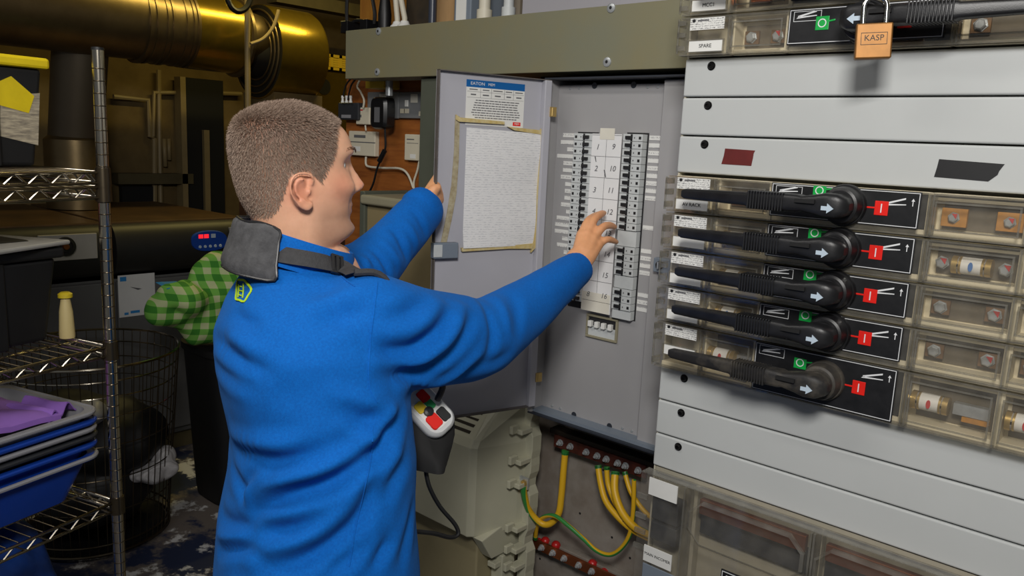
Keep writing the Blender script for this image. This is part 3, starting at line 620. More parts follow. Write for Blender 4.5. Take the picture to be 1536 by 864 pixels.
# ---------------------------------------------------------------- trunking across the top
tr = thing('cable_trunking', 'olive green steel trunking running across above the breaker board', 'trunking', (-1.6, 1.7, 1.885))
MB().box(-2.165, -.868, 1.600, 1.70, 1.885, 2.033).build('trunking_body', 'trunking_green', tr, bevel=.002)
MB().box(-.905, -.852, 1.585, 1.70, 1.884, 2.10).build('flange_piece', 'speckle_green', tr)
for px, py in ((568, 47), (566, 108), (917, 12), (911, 93)):
    p = pY(px, py, 1.6); o = MB().lathe((p.x, 1.6, p.z), (0, -1, 0), [(0, .0115), (.0025, .011), (.004, .007), (.004, .004), (.002, .0036)], 18).build('screw', 'zinc', tr, smooth=True)
    MB().lathe((p.x, 1.5965, p.z), (0, -1, 0), [(0, .0036), (.0004, .0036)], 10).build('socket', 'ink_black', o)
MB().box(-1.825, -1.60, 1.62, 1.74, 1.562, 1.883).build('drop_trunking', 'trunking_side', tr, bevel=.002)
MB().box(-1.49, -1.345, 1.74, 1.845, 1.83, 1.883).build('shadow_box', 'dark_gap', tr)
# boards on the wall
struct(MB().box(-2.40, -1.50, 1.78, 1.86, 1.2, 1.93).build('trim_1', 'plywood')); struct(MB().box(-2.40, -1.70, 1.835, 1.86, 1.93, 3.0).build('trim_2', 'plywood_up'))
WY = 1.78
def onw(px, py, y=WY): p = pY(px, py, y); return p.x, p.z
def wbox(px0, py0, px1, py1, dep, name, m, par=None, bev=.003, y=WY):
    (xa, za), (xb, zb) = onw(px0, py0, y - dep), onw(px1, py1, y - dep); return MB().box(xa, xb, y - dep, y, za, zb).build(name, m, par, bevel=bev)
# sockets
def wloc(px, py, y=WY): x, z = onw(px, py, y); return (x, y, z)
for lab, xa, xb in (('grey metal double socket holding the black plug-in adaptor', 551, 597), ('grey metal double socket half hidden by the green post', 598, 642)):
    t = thing('wall_socket', lab, 'socket', wloc((xa + xb) / 2, 178), 'metal sockets on the plywood'); wbox(xa, 138, xb, 178, .014, 'back_box', 'socket_grey', t)
    for px, py in ((xa + 6, 166), (xa + 12, 166), (xa + 34, 170)): wbox(px - 4, py - 3, px + 3, py + 4, .0150, 'pin_face', 'box_cream', t, .0005)
    wbox(xa + 9, 150, xa + 13, 160, .018, 'rocker', 'label_white', t, .001); wbox(xa + 18, 141, xa + 28, 154, .0148, 'sticker', 'aged_paper', t, 0)
t = thing('plug_adaptor', 'black plug-in power adaptor with a cord hanging from the socket', 'adaptor', wloc(575, 188))
q = MB(); x, z = onw(575, 170, 1.72); q.loft([[(x + a * .85, 1.74, z + c) for a, c, _ in [(p[0], p[1], 0) for p in [(.040 * math.copysign(abs(math.cos(t_)) ** .4, math.cos(t_)), .052 * math.copysign(abs(math.sin(t_)) ** .4, math.sin(t_))) for t_ in (2 * math.pi * i / 24 for i in range(24))]]], [(x + .038 * math.copysign(abs(math.cos(t_)) ** .4, math.cos(t_)), 1.705, z + .052 * math.copysign(abs(math.sin(t_)) ** .4, math.sin(t_))) for t_ in (2 * math.pi * i / 24 for i in range(24))], [(x - .002 + .033 * math.copysign(abs(math.cos(t_)) ** .4, math.cos(t_)), 1.695, z + .047 * math.copysign(abs(math.sin(t_)) ** .4, math.sin(t_))) for t_ in (2 * math.pi * i / 24 for i in range(24))]]); q.build('adaptor_body', 'plug_black', t, smooth=True)
MB().box(x - .014, x + .012, 1.6935, 1.6952, z - .03, z + .018).build('rating_label', 'ink_grey', t)
def wire(px, y, r, name, m, par=None, lab=None, cat='cable', n=8):
    o = MB().tube(spline([pY(a, c, y) for a, c in px], n), r, 8).build(name, m, par, smooth=True)
    if lab: tag(o, lab, cat)
    return o
wire([(577, 186), (578, 205), (578, 222), (573, 236), (566, 252), (560, 275), (553, 290)], 1.71, .0035, 'cord', 'cable_black', t); q = MB(); p0, p1 = pY(577, 226, 1.71), pY(569, 242, 1.71); q.cyl(p0, p1, .0085, .0085, 12); q.build('inline_plug', 'plug_black', t, smooth=True)
t = thing('junction_box', 'cream wall box with printed label just beyond the forehead', 'wall box', wloc(542, 235), 'cream boxes on the plywood'); wbox(523, 196, 562, 235, .020, 'box', 'box_cream', t); wbox(531, 202, 548, 207, .0208, 'print', 'ink_grey', t, 0); wbox(528, 219, 540, 227, .0206, 'badge', 'label_white', t, 0); wbox(523, 213, 562, 213.6, .0206, 'lid_line', 'ink_grey', t, 0)
t = thing('junction_box', 'cream wall box with handwriting next to the green post', 'wall box', wloc(620, 240), 'cream boxes on the plywood'); wbox(607, 201, 636, 242, .020, 'box', 'box_cream', t); wbox(610, 208, 621, 210, .0208, 'handwriting', 'ink_grey', t, 0); wbox(610, 214, 627, 215.5, .0208, 'handwriting', 'ink_grey', t, 0); wbox(615, 231, 623, 238, .0206, 'badge', 'label_white', t, 0)
t = thing('fused_spur', 'small cream spur box left of the black plug adaptor', 'wall box', wloc(544, 187)); wbox(534, 161, 554, 187, .020, 'box', 'box_cream', t); wbox(539, 164, 544, 166, .0205, 'neon', 'fuse_red', t, 0); wbox(540, 172, 542, 176, .0205, 'screw', 'ink_grey', t, 0)
t = thing('aerial_splitter', 'dark grey box with three white plugs on top, left of the sockets', 'splitter', wloc(522, 180)); wbox(507, 154, 537, 180, .03, 'box', 'tray_dark', t); wbox(512, 172, 526, 177, .0308, 'badge', 'tray_grey', t, 0)
for px in (514, 520, 526):
    p = pY(px, 154, 1.74); MB().lathe((p.x, 1.74, p.z), (0, 0, 1), [(0, .006), (.006, .006), (.006, .0045), (.016, .0042), (.016, .0055), (.024, .005)], 12).build('aerial_plug', 'label_white', t, smooth=True)
for px, lab in ((514, 'left'), (522, 'right')): wire([(px, 150), (px + 2, 138), (px + 6, 126), (px + 14, 116)], 1.74, .003, 'aerial_lead', 'cable_black', None, 'thin black lead rising on the %s from the dark splitter box' % lab)
wire([(545, 161), (546, 150), (541, 138), (536, 130), (540, 120)], 1.74, .0035, 'flex', 'cable_white', None, 'white flex looping up from the small cream spur box')
wire([(549, 235), (549, 246), (554, 250), (575, 252), (600, 253), (612, 262), (620, 282)], 1.76, .0038, 'flex', 'cable_white', None, 'white flex running below the cream box and dropping to the cabinet')
wire([(629, 242), (626, 256), (621, 272), (621, 284)], 1.76, .0035, 'flex', 'cable_white', None, 'short white flex hanging from the handwritten cream box')
wire([(548, 188), (549, 196)], 1.74, .003, 'flex', 'cable_white', None, 'short white flex between the spur and the box below it')
q = MB(); p = pY(584, 122, 1.69); q.cyl((p.x, 1.69, p.z - .045), (p.x, 1.69, p.z + .03), .012, n=16); tag(q.build('cable_gland', 'zinc', None, smooth=True), 'short zinc gland tube poking below the green trunking', 'gland')
q = MB(); (xa, za), (xb, zb) = onw(548, 120, 1.7), onw(575, 132, 1.7); q.box(xa, xb, 1.7, 1.77, zb, za); q.box(xa + .03, xb - .02, 1.698, 1.702, zb + .004, za - .004); tag(q.build('brass_terminal', 'vent_yellow', None, bevel=.002), 'small yellow terminal block tucked under the green trunking', 'terminal block')
# above the trunking
TZ = 2.035
t = thing('wall_bracket_cable', 'black cable with clips standing on the left end of the trunking', 'cable', tuple(pY(528, 38, 1.66)))
for pts in ([(521, 40), (520, 15), (522, -20)], [(561, 36), (562, 18), (556, -15)], [(524, 38), (535, 31), (548, 33), (558, 36)]): MB().tube(spline([pY(a, c, 1.66) for a, c in pts], 6), .006, 8).build('cable_run', 'cable_black', t, smooth=True)
for a, c in ((527, 37), (556, 35)): p = pY(a, c, 1.66); MB().box(p.x - .018, p.x + .018, 1.63, 1.69, TZ - .002, p.z + .008).build('clip', 'plug_black', t, bevel=.002)
q = MB(); p = pY(577, 36, 1.66); q.lathe((p.x, 1.66, TZ - .002), (0, 0, 1), [(0, .020), (.05, .021), (.09, .016), (.14, .008), (.22, .006)], 16); q.tube([(p.x, 1.66, TZ + .10), (p.x - .02, 1.66, TZ + .16), (p.x - .05, 1.66, TZ + .24)], .005, 6); tag(q.build('cable_boot', 'cable_black', None, smooth=True), 'thick black tapered cable boot on top of the trunking', 'cable boot')
for px, px2, lab in ((596, 592, 'left'), (607, 598, 'right')):
    t = thing('white_cable', 'white cable entering the trunking through a gland, %s of the pair' % lab, 'cable', tuple(pY(px, 33, 1.66)), 'white cables on the trunking')
    p = pY(px, 34, 1.66); p2 = pY(px2, -20, 1.66); MB().lathe((p.x, 1.66, TZ - .002), (0, 0, 1), [(0, .022), (.010, .022), (.016, .015), (.024, .012)], 16).build('gland', 'label_white', t, smooth=True); MB().tube([(p.x, 1.66, TZ + .01), (p.x, 1.66, TZ + .03), (p2.x, 1.66, p2.z), (p2.x - .02, 1.66, p2.z + .2)], .0085, 10).build('cable_run', 'cable_white', t, smooth=True)
q = MB(); xa, xb = pY(607, 30, 1.70).x, pY(655, 30, 1.70).x; q.box(xa, xb, 1.70, 1.83, TZ - .002, 2.5); tag(q.build('duct_lining', mat('dark_foam', (34, 29, 22), .85, 0, .6, 14, col2=(58, 46, 28), bump=.6, bscale=40), None, bevel=.01), 'dark rough block standing behind the white cables', 'duct')
q = MB(); xb = pY(652, 20, 1.675).x; q.cyl((xb - .01, 1.675, TZ - .002), (xb - .01, 1.675, 2.6), .012, n=14); tag(q.build('pipe', mat('pipe_slate', (52, 58, 72), .35), None, smooth=True), 'dark slate pipe rising beside the wooden batten', 'pipe')
q = MB(); xa, xb = pY(655, 20, 1.70).x, pY(681, 20, 1.70).x; q.box(xa, xb, 1.70, 1.83, TZ - .002, 2.6); tag(q.build('batten', mat('batten_wood', (178, 142, 98), .7, 0, .2, 6, stretch=(6, 6, 1)), None), 'pale wooden batten rising behind the trunking', 'batten')
t = thing('small_grey_box', 'small grey box with a white label above the trunking', 'electrical box', (pY(692, 20, 1.66).x, 1.66, TZ)); xa, xb = pY(681, 20, 1.66).x, pY(706, 20, 1.66).x; MB().box(xa, xb, 1.66, 1.80, TZ - .002, 2.3).build('box', 'slate_plastic', t, bevel=.003); MB().box(xa + .01, xb - .018, 1.658, 1.662, TZ + .004, TZ + .08).build('label_card', 'label_white', t)
for px, m_, r, lab in ((727, 'cable_white', .016, 'white plastic conduit standing on the trunking by the grey box'), (763, 'mcb_grey', .014, 'pale grey conduit with a coupling, right of the white one')):
    t = thing('conduit', lab, 'conduit', (pY(px, 12, 1.66).x, 1.66, TZ), 'conduits above the trunking'); x = pY(px, 12, 1.66).x; MB().cyl((x, 1.66, TZ - .002), (x, 1.66, 2.7), r, n=16).build('tube', m_, t, smooth=True); MB().cyl((x, 1.66, TZ - .002), (x, 1.66, TZ + .03), r * 1.35, n=16).build('coupling', m_, t, smooth=True)
q = MB(); xa, xb = pY(745, 10, 1.80).x, pY(780, 10, 1.80).x; q.box(xa - .12, xb, 1.80, 1.85, TZ - .01, 2.8); tag(q.build('wall_board', mat('taupe_board', (150, 138, 120), .7, 0, .1, 8), None), 'taupe board behind the conduits at the top', 'board')
q = MB(); xa = pY(783, 8, 1.64).x; q.box(xa, -.91, 1.64, 1.84, TZ + .001, 2.6); q.box(xa - .006, xa, 1.65, 1.84, TZ + .001, 2.6); tag(q.build('metal_cabinet', mat('cabinet_pale', (160, 158, 164), .45, 0, .05, 4), None, bevel=.003), 'pale grey metal cabinet standing on the trunking, top centre', 'cabinet')
# ---------------------------------------------------------------- below the board
bp = MB().box(-1.46, -.853, 1.775, 1.80, .10, .985); bpo = tag(bp.build('backing_panel', 'backplate', None), 'dull grey steel backing panel behind the earth cables', 'metal panel')
for px, py in ((846, 715), (810, 838), (945, 837), (825, 784), (905, 705), (918, 806), (870, 770)): p = pY(px, py, 1.775); MB().lathe((p.x, 1.7749, p.z), (0, -1, 0), [(0, .0035), (.0006, .0035)], 10).build('screw_hole', 'ink_black', bpo)
BY = 1.735
def bar(name, label, pa, pb, hh, m, bolts, y=BY):
    A, B = pY(*pa, y), pY(*pb, y); zc_ = (A.z + B.z) / 2; t = thing(name, label, 'earth bar', (A.x, y, zc_ - hh / 2), 'copper earth bars')
    MB().box(A.x, B.x, y - .004, y + .004, zc_ - hh / 2, zc_ + hh / 2).build('bar', m, t, bevel=.0008)
    for u in bolts: x = A.x + (B.x - A.x) * u; MB().lathe((x, y - .004, zc_), (0, -1, 0), [(0, .010), (.002, .010), (.002, .0075), (.009, .0075), (.010, .005), (.016, .004)], 8).build('bolt', 'zinc', t)
    for u in (.12, .85):
        x = A.x + (B.x - A.x) * u; MB().cyl((x, y + .004, zc_), (x, 1.775, zc_), .014, n=14).build('stand_off', 'insulator_red' if m == 'copper' else 'dark_gap', t)
    return A, B, zc_
MB_ = bar('earth_bar', 'upper dark copper earth bar with green and yellow cables', (832, 662), (970, 706), .036, 'earth_copper', (.08, .2, .38, .5, .6, .72, .8, .93))
q = MB(); p0, p1 = pY(830, 648, 1.74), pY(975, 690, 1.74); q.box(p0.x - .01, -.86, 1.735, 1.775, p0.z - .004, p0.z + .012); tag(q.build('earth_bar_rail', mat('rail_dark', (52, 40, 28), .6), None, bevel=.002), 'dark steel rail above the upper earth bar', 'rail')
A2 = pY(787, 820, BY); B2 = pY(912, 872, BY)
bar('earth_bar', 'lower copper earth bar on red stand-off insulators', (789, 818), (925, 862), .030, 'copper', (.03, .2, .33, .46, .62, .76))
for px, py, lab in ((818, 812, 'leftmost of three'), (834, 818, 'middle of three'), (889, 846, 'rightmost of three')): p = pY(px, py, 1.75); tag(MB().ell((p.x, 1.75, p.z), (.014, .014, .014), 16, 10).build('insulator', 'insulator_red', None, smooth=True), 'round red insulator behind the lower earth bar, ' + lab, 'insulator', 'red insulators')
q = MB(); p = pY(790, 800, 1.76); q.box(p.x, -.86, 1.750, 1.775, p.z - .02, p.z + .012); tag(q.build('angle_rail', 'backplate', None, bevel=.002), 'grey steel rail above the lower earth bar', 'rail')
def earth(px, y, r, lab, yend=None, spiral=True):
    P = spline([pY(a, c, y if not isinstance(y, (list, tuple)) else y[min(i, len(y) - 1)]) for i, (a, c) in enumerate(px)], 10)
    mb = MB(); n = 12; m = len(P); x = None; rings = []
    for i in range(m):
        t_ = (P[min(i + 1, m - 1)] - P[max(i - 1, 0)]).normalized(); x = t_.orthogonal().normalized() if x is None else (x - t_ * x.dot(t_)).normalized(); yv = t_.cross(x)
        rings.append([P[i] + (x * math.cos(2 * math.pi * k / n + i * .05) + yv * math.sin(2 * math.pi * k / n + i * .05)) * r for k in range(n)])
    for i in range(m - 1):
        for k in range(n):
            mb.cur = 1 if k in (0, 1, 2, 3) else 0
            a, c, d_, e = rings[i][k], rings[i][(k + 1) % n], rings[i + 1][(k + 1) % n], rings[i + 1][k]; mb.add([a, c, d_, e], [(0, 1, 2, 3)])
    o = mb.build('earth_cable', ['earth_yellow', 'earth_green']); bm = bmesh.new(); bm.from_mesh(o.data); bmesh.ops.remove_doubles(bm, verts=bm.verts, dist=1e-5); bmesh.ops.recalc_face_normals(bm, faces=bm.faces)
    for f in bm.faces: f.smooth = True
    bm.to_mesh(o.data); bm.free(); tag(o, lab, 'earth cable', 'green and yellow earth cables'); ORG[o.name] = Vector()
    if spiral:                                   # ferrule sleeve where it is bolted on
        q = MB(); 
        for k in range(7): q.lathe(P[0].lerp(P[2], k / 7), (P[2] - P[0]), [(0, r * 1.12), (.003, r * 1.12)], 10)
        q.build('sleeve_rings', 'earth_green', o, kind='stuff')
    return o
earth([(848, 676), (845, 710), (842, 745), (838, 770), (826, 785), (812, 785), (795, 768), (787, 745), (785, 728)], [1.725, 1.72, 1.715, 1.71, 1.70, 1.69, 1.67, 1.65, 1.64], .0095, 'thick yellow cable looping from the upper earth bar to the cream housing')
earth([(803, 808), (806, 788), (815, 776), (832, 774), (852, 788), (875, 808), (895, 826), (915, 832), (932, 822), (945, 800), (950, 765), (951, 720)], [1.725, 1.705, 1.69, 1.68, 1.68, 1.69], .0062, 'thin green-yellow cable hanging in a long loop to the lower earth bar')
earth([(897, 698), (901, 725), (908, 750), (922, 770), (945, 792), (970, 806), (985, 812)], [1.72, 1.71, 1.70, 1.695], .0085, 'mostly green cable curving right from the upper earth bar')
earth([(910, 700), (912, 725), (920, 748), (930, 765), (948, 782)], [1.72, 1.715, 1.71], .0072, 'slim yellow cable behind the two thick ones under the upper bar')
earth([(923, 708), (922, 735), (930, 762), (943, 782), (960, 796), (985, 806)], [1.72, 1.70, 1.69, 1.685], .0105, 'thickest yellow cable curving right from the upper earth bar')
earth([(937, 708), (945, 735), (957, 755), (972, 772), (990, 785)], [1.72, 1.71, 1.705], .0065, 'slim yellow cable running right just under the board corner')
q = MB(); p = pY(941, 786, 1.69); tag(MB().tube([p + Vector((.013 * math.cos(a), 0, .016 * math.sin(a))) for a in (2 * math.pi * i / 16 for i in range(16))], .002, 6, closed=True).build('cable_tie', 'cable_black', None, smooth=True), 'black cable tie around the bundled earth cables', 'cable tie')
# cream moulded housing below the door
t = thing('switchgear_housing', 'cream moulded housing with ventilation slots under the open door', 'housing', (-1.55, 1.6, .55))
hx1 = -1.53; hz = lambda px, py, y: pY(px, py, y).z
A = pY(720, 668, 1.52); B = pY(712, 795, 1.52); fx = (A.x + B.x) / 2; zt_, zb_ = A.z, B.z
R0 = [(-2.02, 1.56), (fx - .02, 1.50), (fx, 1.515), (fx + .045, 1.64), (fx + .06, 1.70), (-2.02, 1.70)]
R1 = [(-2.02, 1.50), (fx - .015, 1.50), (fx, 1.515), (fx + .045, 1.64), (fx + .06, 1.70), (-2.02, 1.70)]
top_ = [(-2.02, 1.60), (fx - .03, 1.605), (fx - .005, 1.615), (fx + .035, 1.66), (fx + .05, 1.70), (-2.02, 1.70)]
q = MB(); q.loft([[(x, y, zb_ - .02) for x, y in R1], [(x, y, zb_) for x, y in R1], [(x, y, zt_ - .01) for x, y in R1], [(x, y, zt_ + .012) for x, y in [(p[0], p[1] + .012) for p in R1[:5]] + [R1[5]]], [(x, y, zt_ + .095) for x, y in top_]]); q.build('moulding', 'housing_cream', t, bevel=.004, seg=3)
for k in range(5):      # slots on the sloping shoulder
    u = k / 4; za = zt_ + .022 + u * .056; ya = 1.5115 + .098 * (za - zt_ - .012) / .083; q = MB(); L_ = .085
    q.add([(fx - .125, ya - .004, za), (fx - .125 + L_, ya - .004, za), (fx - .125 + L_, ya + .004, za + .005), (fx - .125, ya + .004, za + .005), (fx - .125, ya + .008, za - .002), (fx - .125 + L_, ya + .008, za - .002), (fx - .125 + L_, ya + .016, za + .003), (fx - .125, ya + .016, za + .003)], [(0, 3, 2, 1), (4, 5, 6, 7), (0, 1, 5, 4), (1, 2, 6, 5), (2, 3, 7, 6), (3, 0, 4, 7)]); q.build('vent_slot', 'slot_dark', t)
# embossed characters on its front
for k in range(7): MB().box(fx - .25 + k * .018, fx - .239 + k * .018, 1.4985, 1.501, zt_ - .085, zt_ - .066).build('embossed_mark', 'housing_cream', t, bevel=.0008)
# side flange with hooked clips
fl = MB(); zz0, zz1 = .30, zt_ + .14
prof = []; k = 0; z_ = zz0
while z_ < zz1:
    w = (.0, .004, .004, .004, -.014, -.012, .0, .002)[k % 8]; prof.append((fx + .072 + w * .7, z_)); z_ += .022; k += 1
prof = [(fx + .04, zz0)] + prof + [(fx + .04, zz1)]
fl.prism(prof, 1.66, 1.70); fl.build('flange', 'housing_cream', t, bevel=.002)
for zc_ in (zt_ + .03, zt_ - .06, zt_ - .13, zb_ - .01, zb_ - .075, zb_ - .13):
    q = MB(); x = fx + .052; q.box(x - .010, x + .020, 1.615, 1.66, zc_ - .007, zc_ + .007); q.box(x - .010, x + .002, 1.595, 1.625, zc_ - .005, zc_ + .018); q.build('hook_clip', 'housing_cream', t, bevel=.002)
q = MB(); q.prism([(1.515, zb_ - .02), (1.56, zb_ - .09), (1.70, zb_ - .09), (1.70, zb_ + .02)], fx - .01, fx + .03, 'x'); q.build('lower_lug', 'housing_cream', t, bevel=.003)
# steel tab bolted to it
q = MB(); p = pY(785, 728, 1.64); q.box(p.x - .07, p.x + .012, 1.645, 1.650, p.z - .012, p.z + .022); q.build('earth_tab', 'zinc', t); 
for dx, dz in ((-.0, .006), (-.022, -.004)): MB().lathe((p.x + dx, 1.645, p.z + dz), (0, -1, 0), [(0, .010), (.009, .010), (.009, .005), (.016, .005)], 6).build('tab_bolt', 'brass', t)
t = thing('lower_housing', 'dim beige cabinet casing at floor level below the cream housing', 'housing', (-1.6, 1.6, 0))
q = MB(); q.box(-2.05, fx - .01, 1.54, 1.72, .02, zb_ - .022); q.build('casing', 'housing_lower', t, bevel=.006, seg=3)
q = MB(); q.box(fx - .008, fx + .035, 1.60, 1.655, .05, zb_ - .095); q.build('edge_channel', 'housing_cream', t, bevel=.003)
for k in range(4): z_ = zb_ - .12 - k * .06; MB().box(fx + .0, fx + .03, 1.575, 1.60, z_ - .008, z_ + .008).build('hook_clip', 'housing_cream', t, bevel=.002)
# grey cabinet behind the man's left arm
t = thing('plant_cabinet', 'beige-grey steel cabinet with an overhanging lid behind the outstretched left arm', 'cabinet', (-1.9, 1.65, .7))
A = pY(543, 300, 1.56); q = MB(); q.box(A.x + .012, -1.62, 1.57, 1.775, 1.06, A.z - .012); q.build('casing', 'cabinet_face_shaded', t, bevel=.004)
q = MB(); q.box(A.x, -1.60, 1.55, 1.775, A.z - .012, A.z + .018); q.build('lid', 'cabinet_beige', t, bevel=.008, seg=3)
q = MB(); q.box(A.x - .012, A.x + .012, 1.56, 1.775, 1.06, A.z + .028); q.build('side_post', 'trunking_side', t, bevel=.003)
q = MB(); p = pY(636, 272, 1.60); q.box(p.x - .02, p.x + .05, 1.57, 1.612, A.z + .017, A.z + .05); q.build('lid_bracket', 'cabinet_beige', t, bevel=.003)
# ---------------------------------------------------------------- boiler room on the left
BX = -4.0
def boiler(label, y0, y1, kind):
    t = thing('boiler', label, 'boiler', (BX - .45, (y0 + y1) / 2, 0), 'boilers along the left wall')
    MB().box(BX - 1.1, BX - .02, y0, y1, .10, 1.215).build('casing', 'boiler_grey', t, bevel=.01)
    MB().box(BX - 1.1, BX - .02, y0 - .005, y1 + .005, 1.215, 1.245).build('top_panel', 'boiler_top', t, bevel=.008)
    MB().box(BX - 1.05, BX - .06, y0 + .03, y1 - .03, 0, .10).build('plinth', 'wood_beam', t)
    q = MB(); prof = [(BX - .02, .965)] + [(BX - .02 + .075 * math.sin(a), 1.11 - .125 * math.cos(a)) for a in (math.pi * i / 12 for i in range(13))] + [(BX - .02, 1.235)]
    q.loft([[(x, y, z) for x, z in prof] for y in (y0, y1)]); q.build('control_hood', 'boiler_dark', t, smooth=True)
    MB().box(BX - .02, BX + .012, y0 + .012, y1 - .012, .14, .955).build('front_panel', 'boiler_grey', t, bevel=.006)
    return t
t = boiler('dark boiler with a round blue display, right of the pair', 1.59, 2.30, 0)
Y0_ = 2.06
q = MB(); q.loft([[(BX + .045, Y0_ + .10 * math.copysign(abs(math.cos(a)) ** .8, math.cos(a)), 1.135 + .055 * math.copysign(abs(math.sin(a)) ** .8, math.sin(a))) for a in (2 * math.pi * i / 28 for i in range(28))], [(BX + .062, Y0_ + .096 * math.copysign(abs(math.cos(a)) ** .8, math.cos(a)), 1.135 + .051 * math.copysign(abs(math.sin(a)) ** .8, math.sin(a))) for a in (2 * math.pi * i / 28 for i in range(28))]]); dp = q.build('display', 'screen_blue', t, smooth=True)
for y, m_ in ((-.05, 'led_red'), (-.02, 'led_red'), (.018, 'button_pale')): MB().box(BX + .06, BX + .065, Y0_ + y - .012, Y0_ + y + .012, 1.152, 1.172).build('readout', m_, dp)
for k in range(5): MB().lathe((BX + .06, Y0_ - .055 + k * .028, 1.108), (1, 0, 0), [(0, .009), (.006, .007)], 10).build('button', 'button_pale', dp, smooth=True)
MB().box(BX + .03, BX + .05, 2.18, 2.29, 1.09, 1.20).build('fuse_plate', 'boiler_panel', t)
for y in (2.205, 2.235, 2.265): MB().tube([(BX + .055, y, 1.10), (BX + .065, y + .01, 1.0), (BX + .04, y + .02, .9)], .004, 6).build('wire', 'copper', t)
t = boiler('dark boiler with a round keyed switch panel, behind the black crate', .86, 1.56, 1)
MB().box(BX + .045, BX + .06, 1.25, 1.50, 1.085, 1.205).build('switch_panel', 'boiler_panel', t, bevel=.003)
MB().lathe((BX + .06, 1.36, 1.15), (1, 0, 0), [(0, .045), (.01, .043), (.012, .030), (.004, .026)], 24).build('switch_ring', 'boiler_dark', t, smooth=True)
MB().lathe((BX + .062, 1.36, 1.15), (1, 0, 0), [(0, .016), (.016, .013)], 14).build('key_switch', 'copper', t, smooth=True)
# sheet on the boiler
t = thing('notice_sheet', 'white notice with blue print stuck to the boiler front', 'notice', (BX + .014, 1.68, .80)); MB().box(BX + .0125, BX + .0145, 1.605, 1.785, .775, .985).build('sheet', 'sheet_white', t)
for y, z, w, h in ((1.615, .955, .03, .022), (1.63, .785, .02, .012), (1.66, .79, .045, .013), (1.735, .797, .03, .014)): MB().box(BX + .0142, BX + .0152, y, y + w, z, z + h).build('print_block', 'print_blue', t)
MB().add([(BX + .0149, 1.66, .925), (BX + .0149, 1.70, .905), (BX + .0149, 1.72, .91), (BX + .0149, 1.70, .915)], [(0, 1, 2, 3)]).build('squiggle', 'pencil', t)
# flue
t = thing('flue_duct', 'big dull metal flue duct running across the top left', 'duct', (-4.5, 1.0, 2.05)); FZ, FX, FR = 2.245, -4.5, .205
MB().lathe((FX, -1.6, FZ + .02), (0, 1, 0), [(0, FR), (3.55, FR)], 48).build('duct_run', 'duct_metal', t, smooth=True)
MB().lathe((FX, 2.22, FZ + .005), (0, 1, 0), [(0, FR + .003), (.30, FR + .003)], 48).build('end_section', 'duct_yellow_lit', t, smooth=True)  # lamplit end of the same duct, the light is in its colour
MB().lathe((FX, 1.95, FZ + .01), (0, 1, 0), [(0, FR), (.27, FR)], 48).build('middle_section', 'duct_metal', t, smooth=True)
for y, w, dr in ((1.955, .018, .008), (1.99, .012, .006), (2.045, .010, .005), (2.075, .012, .006), (2.15, .012, .005), (2.19, .012, .006), (2.215, .014, .007)): MB().lathe((FX, y, FZ + .01), (0, 1, 0), [(-w / 2, FR), (-w / 2, FR + dr), (w / 2, FR + dr), (w / 2, FR)], 48).build('band', 'duct_metal', t, smooth=True)
MB().lathe((FX, 2.52, FZ), (0, 1, 0), [(0, FR + .003), (.008, FR + .018), (.025, FR + .018), (.03, FR - .03), (.16, .15)], 48).build('end_collar', 'duct_metal', t, smooth=True)
t = thing('fan_drum', 'yellow-lit drum-shaped fan housing beyond the flue end', 'fan housing', (-4.5, 2.9, 1.9)); DZ = 2.185; DR = .275
q = MB(); q.lathe((FX, 2.68, DZ), (0, 1, 0), [(0, DR - .02), (0, DR), (.31, DR), (.33, DR - .01), (.33, .10)], 56); q.build('drum', 'duct_yellow_lit', t, smooth=True)
MB().lathe((FX, 2.679, DZ), (0, 1, 0), [(0, DR - .004), (.004, DR - .004), (.03, DR - .05), (.03, .02)], 56).build('inlet_dish', 'duct_dark', t, smooth=True)
for r in (.245, .205, .165): MB().tube([(FX + r * math.cos(a), 2.672, DZ + r * math.sin(a)) for a in (2 * math.pi * i / 48 for i in range(48))], .006, 8, closed=True).build('ring', 'duct_metal', t, smooth=True)
MB().lathe((FX, 2.60, DZ), (0, 1, 0), [(0, .14), (.09, .15)], 32).build('spigot', 'duct_dark', t, smooth=True)
MB().box(FX - .2, FX + .15, 2.70, 3.04, 0, 1.95).build('pedestal', 'wall_brown', t)
t = thing('down_duct', 'vertical dull grey duct dropping behind the wire shelving', 'duct', (-4.75, 1.72, 1.2)); MB().cyl((-4.75, 1.72, 1.62), (-4.62, 1.72, 2.12), .135, n=36).build('duct_run', mat('duct_grey', (108, 98, 82), .45, .6, .2, 3), t, smooth=True); MB().lathe((-4.75, 1.72, 1.20), (0, 0, 1), [(.05, .158), (.42, .158), (.44, .135)], 36).build('lower_collar', 'duct_metal', t, smooth=True)
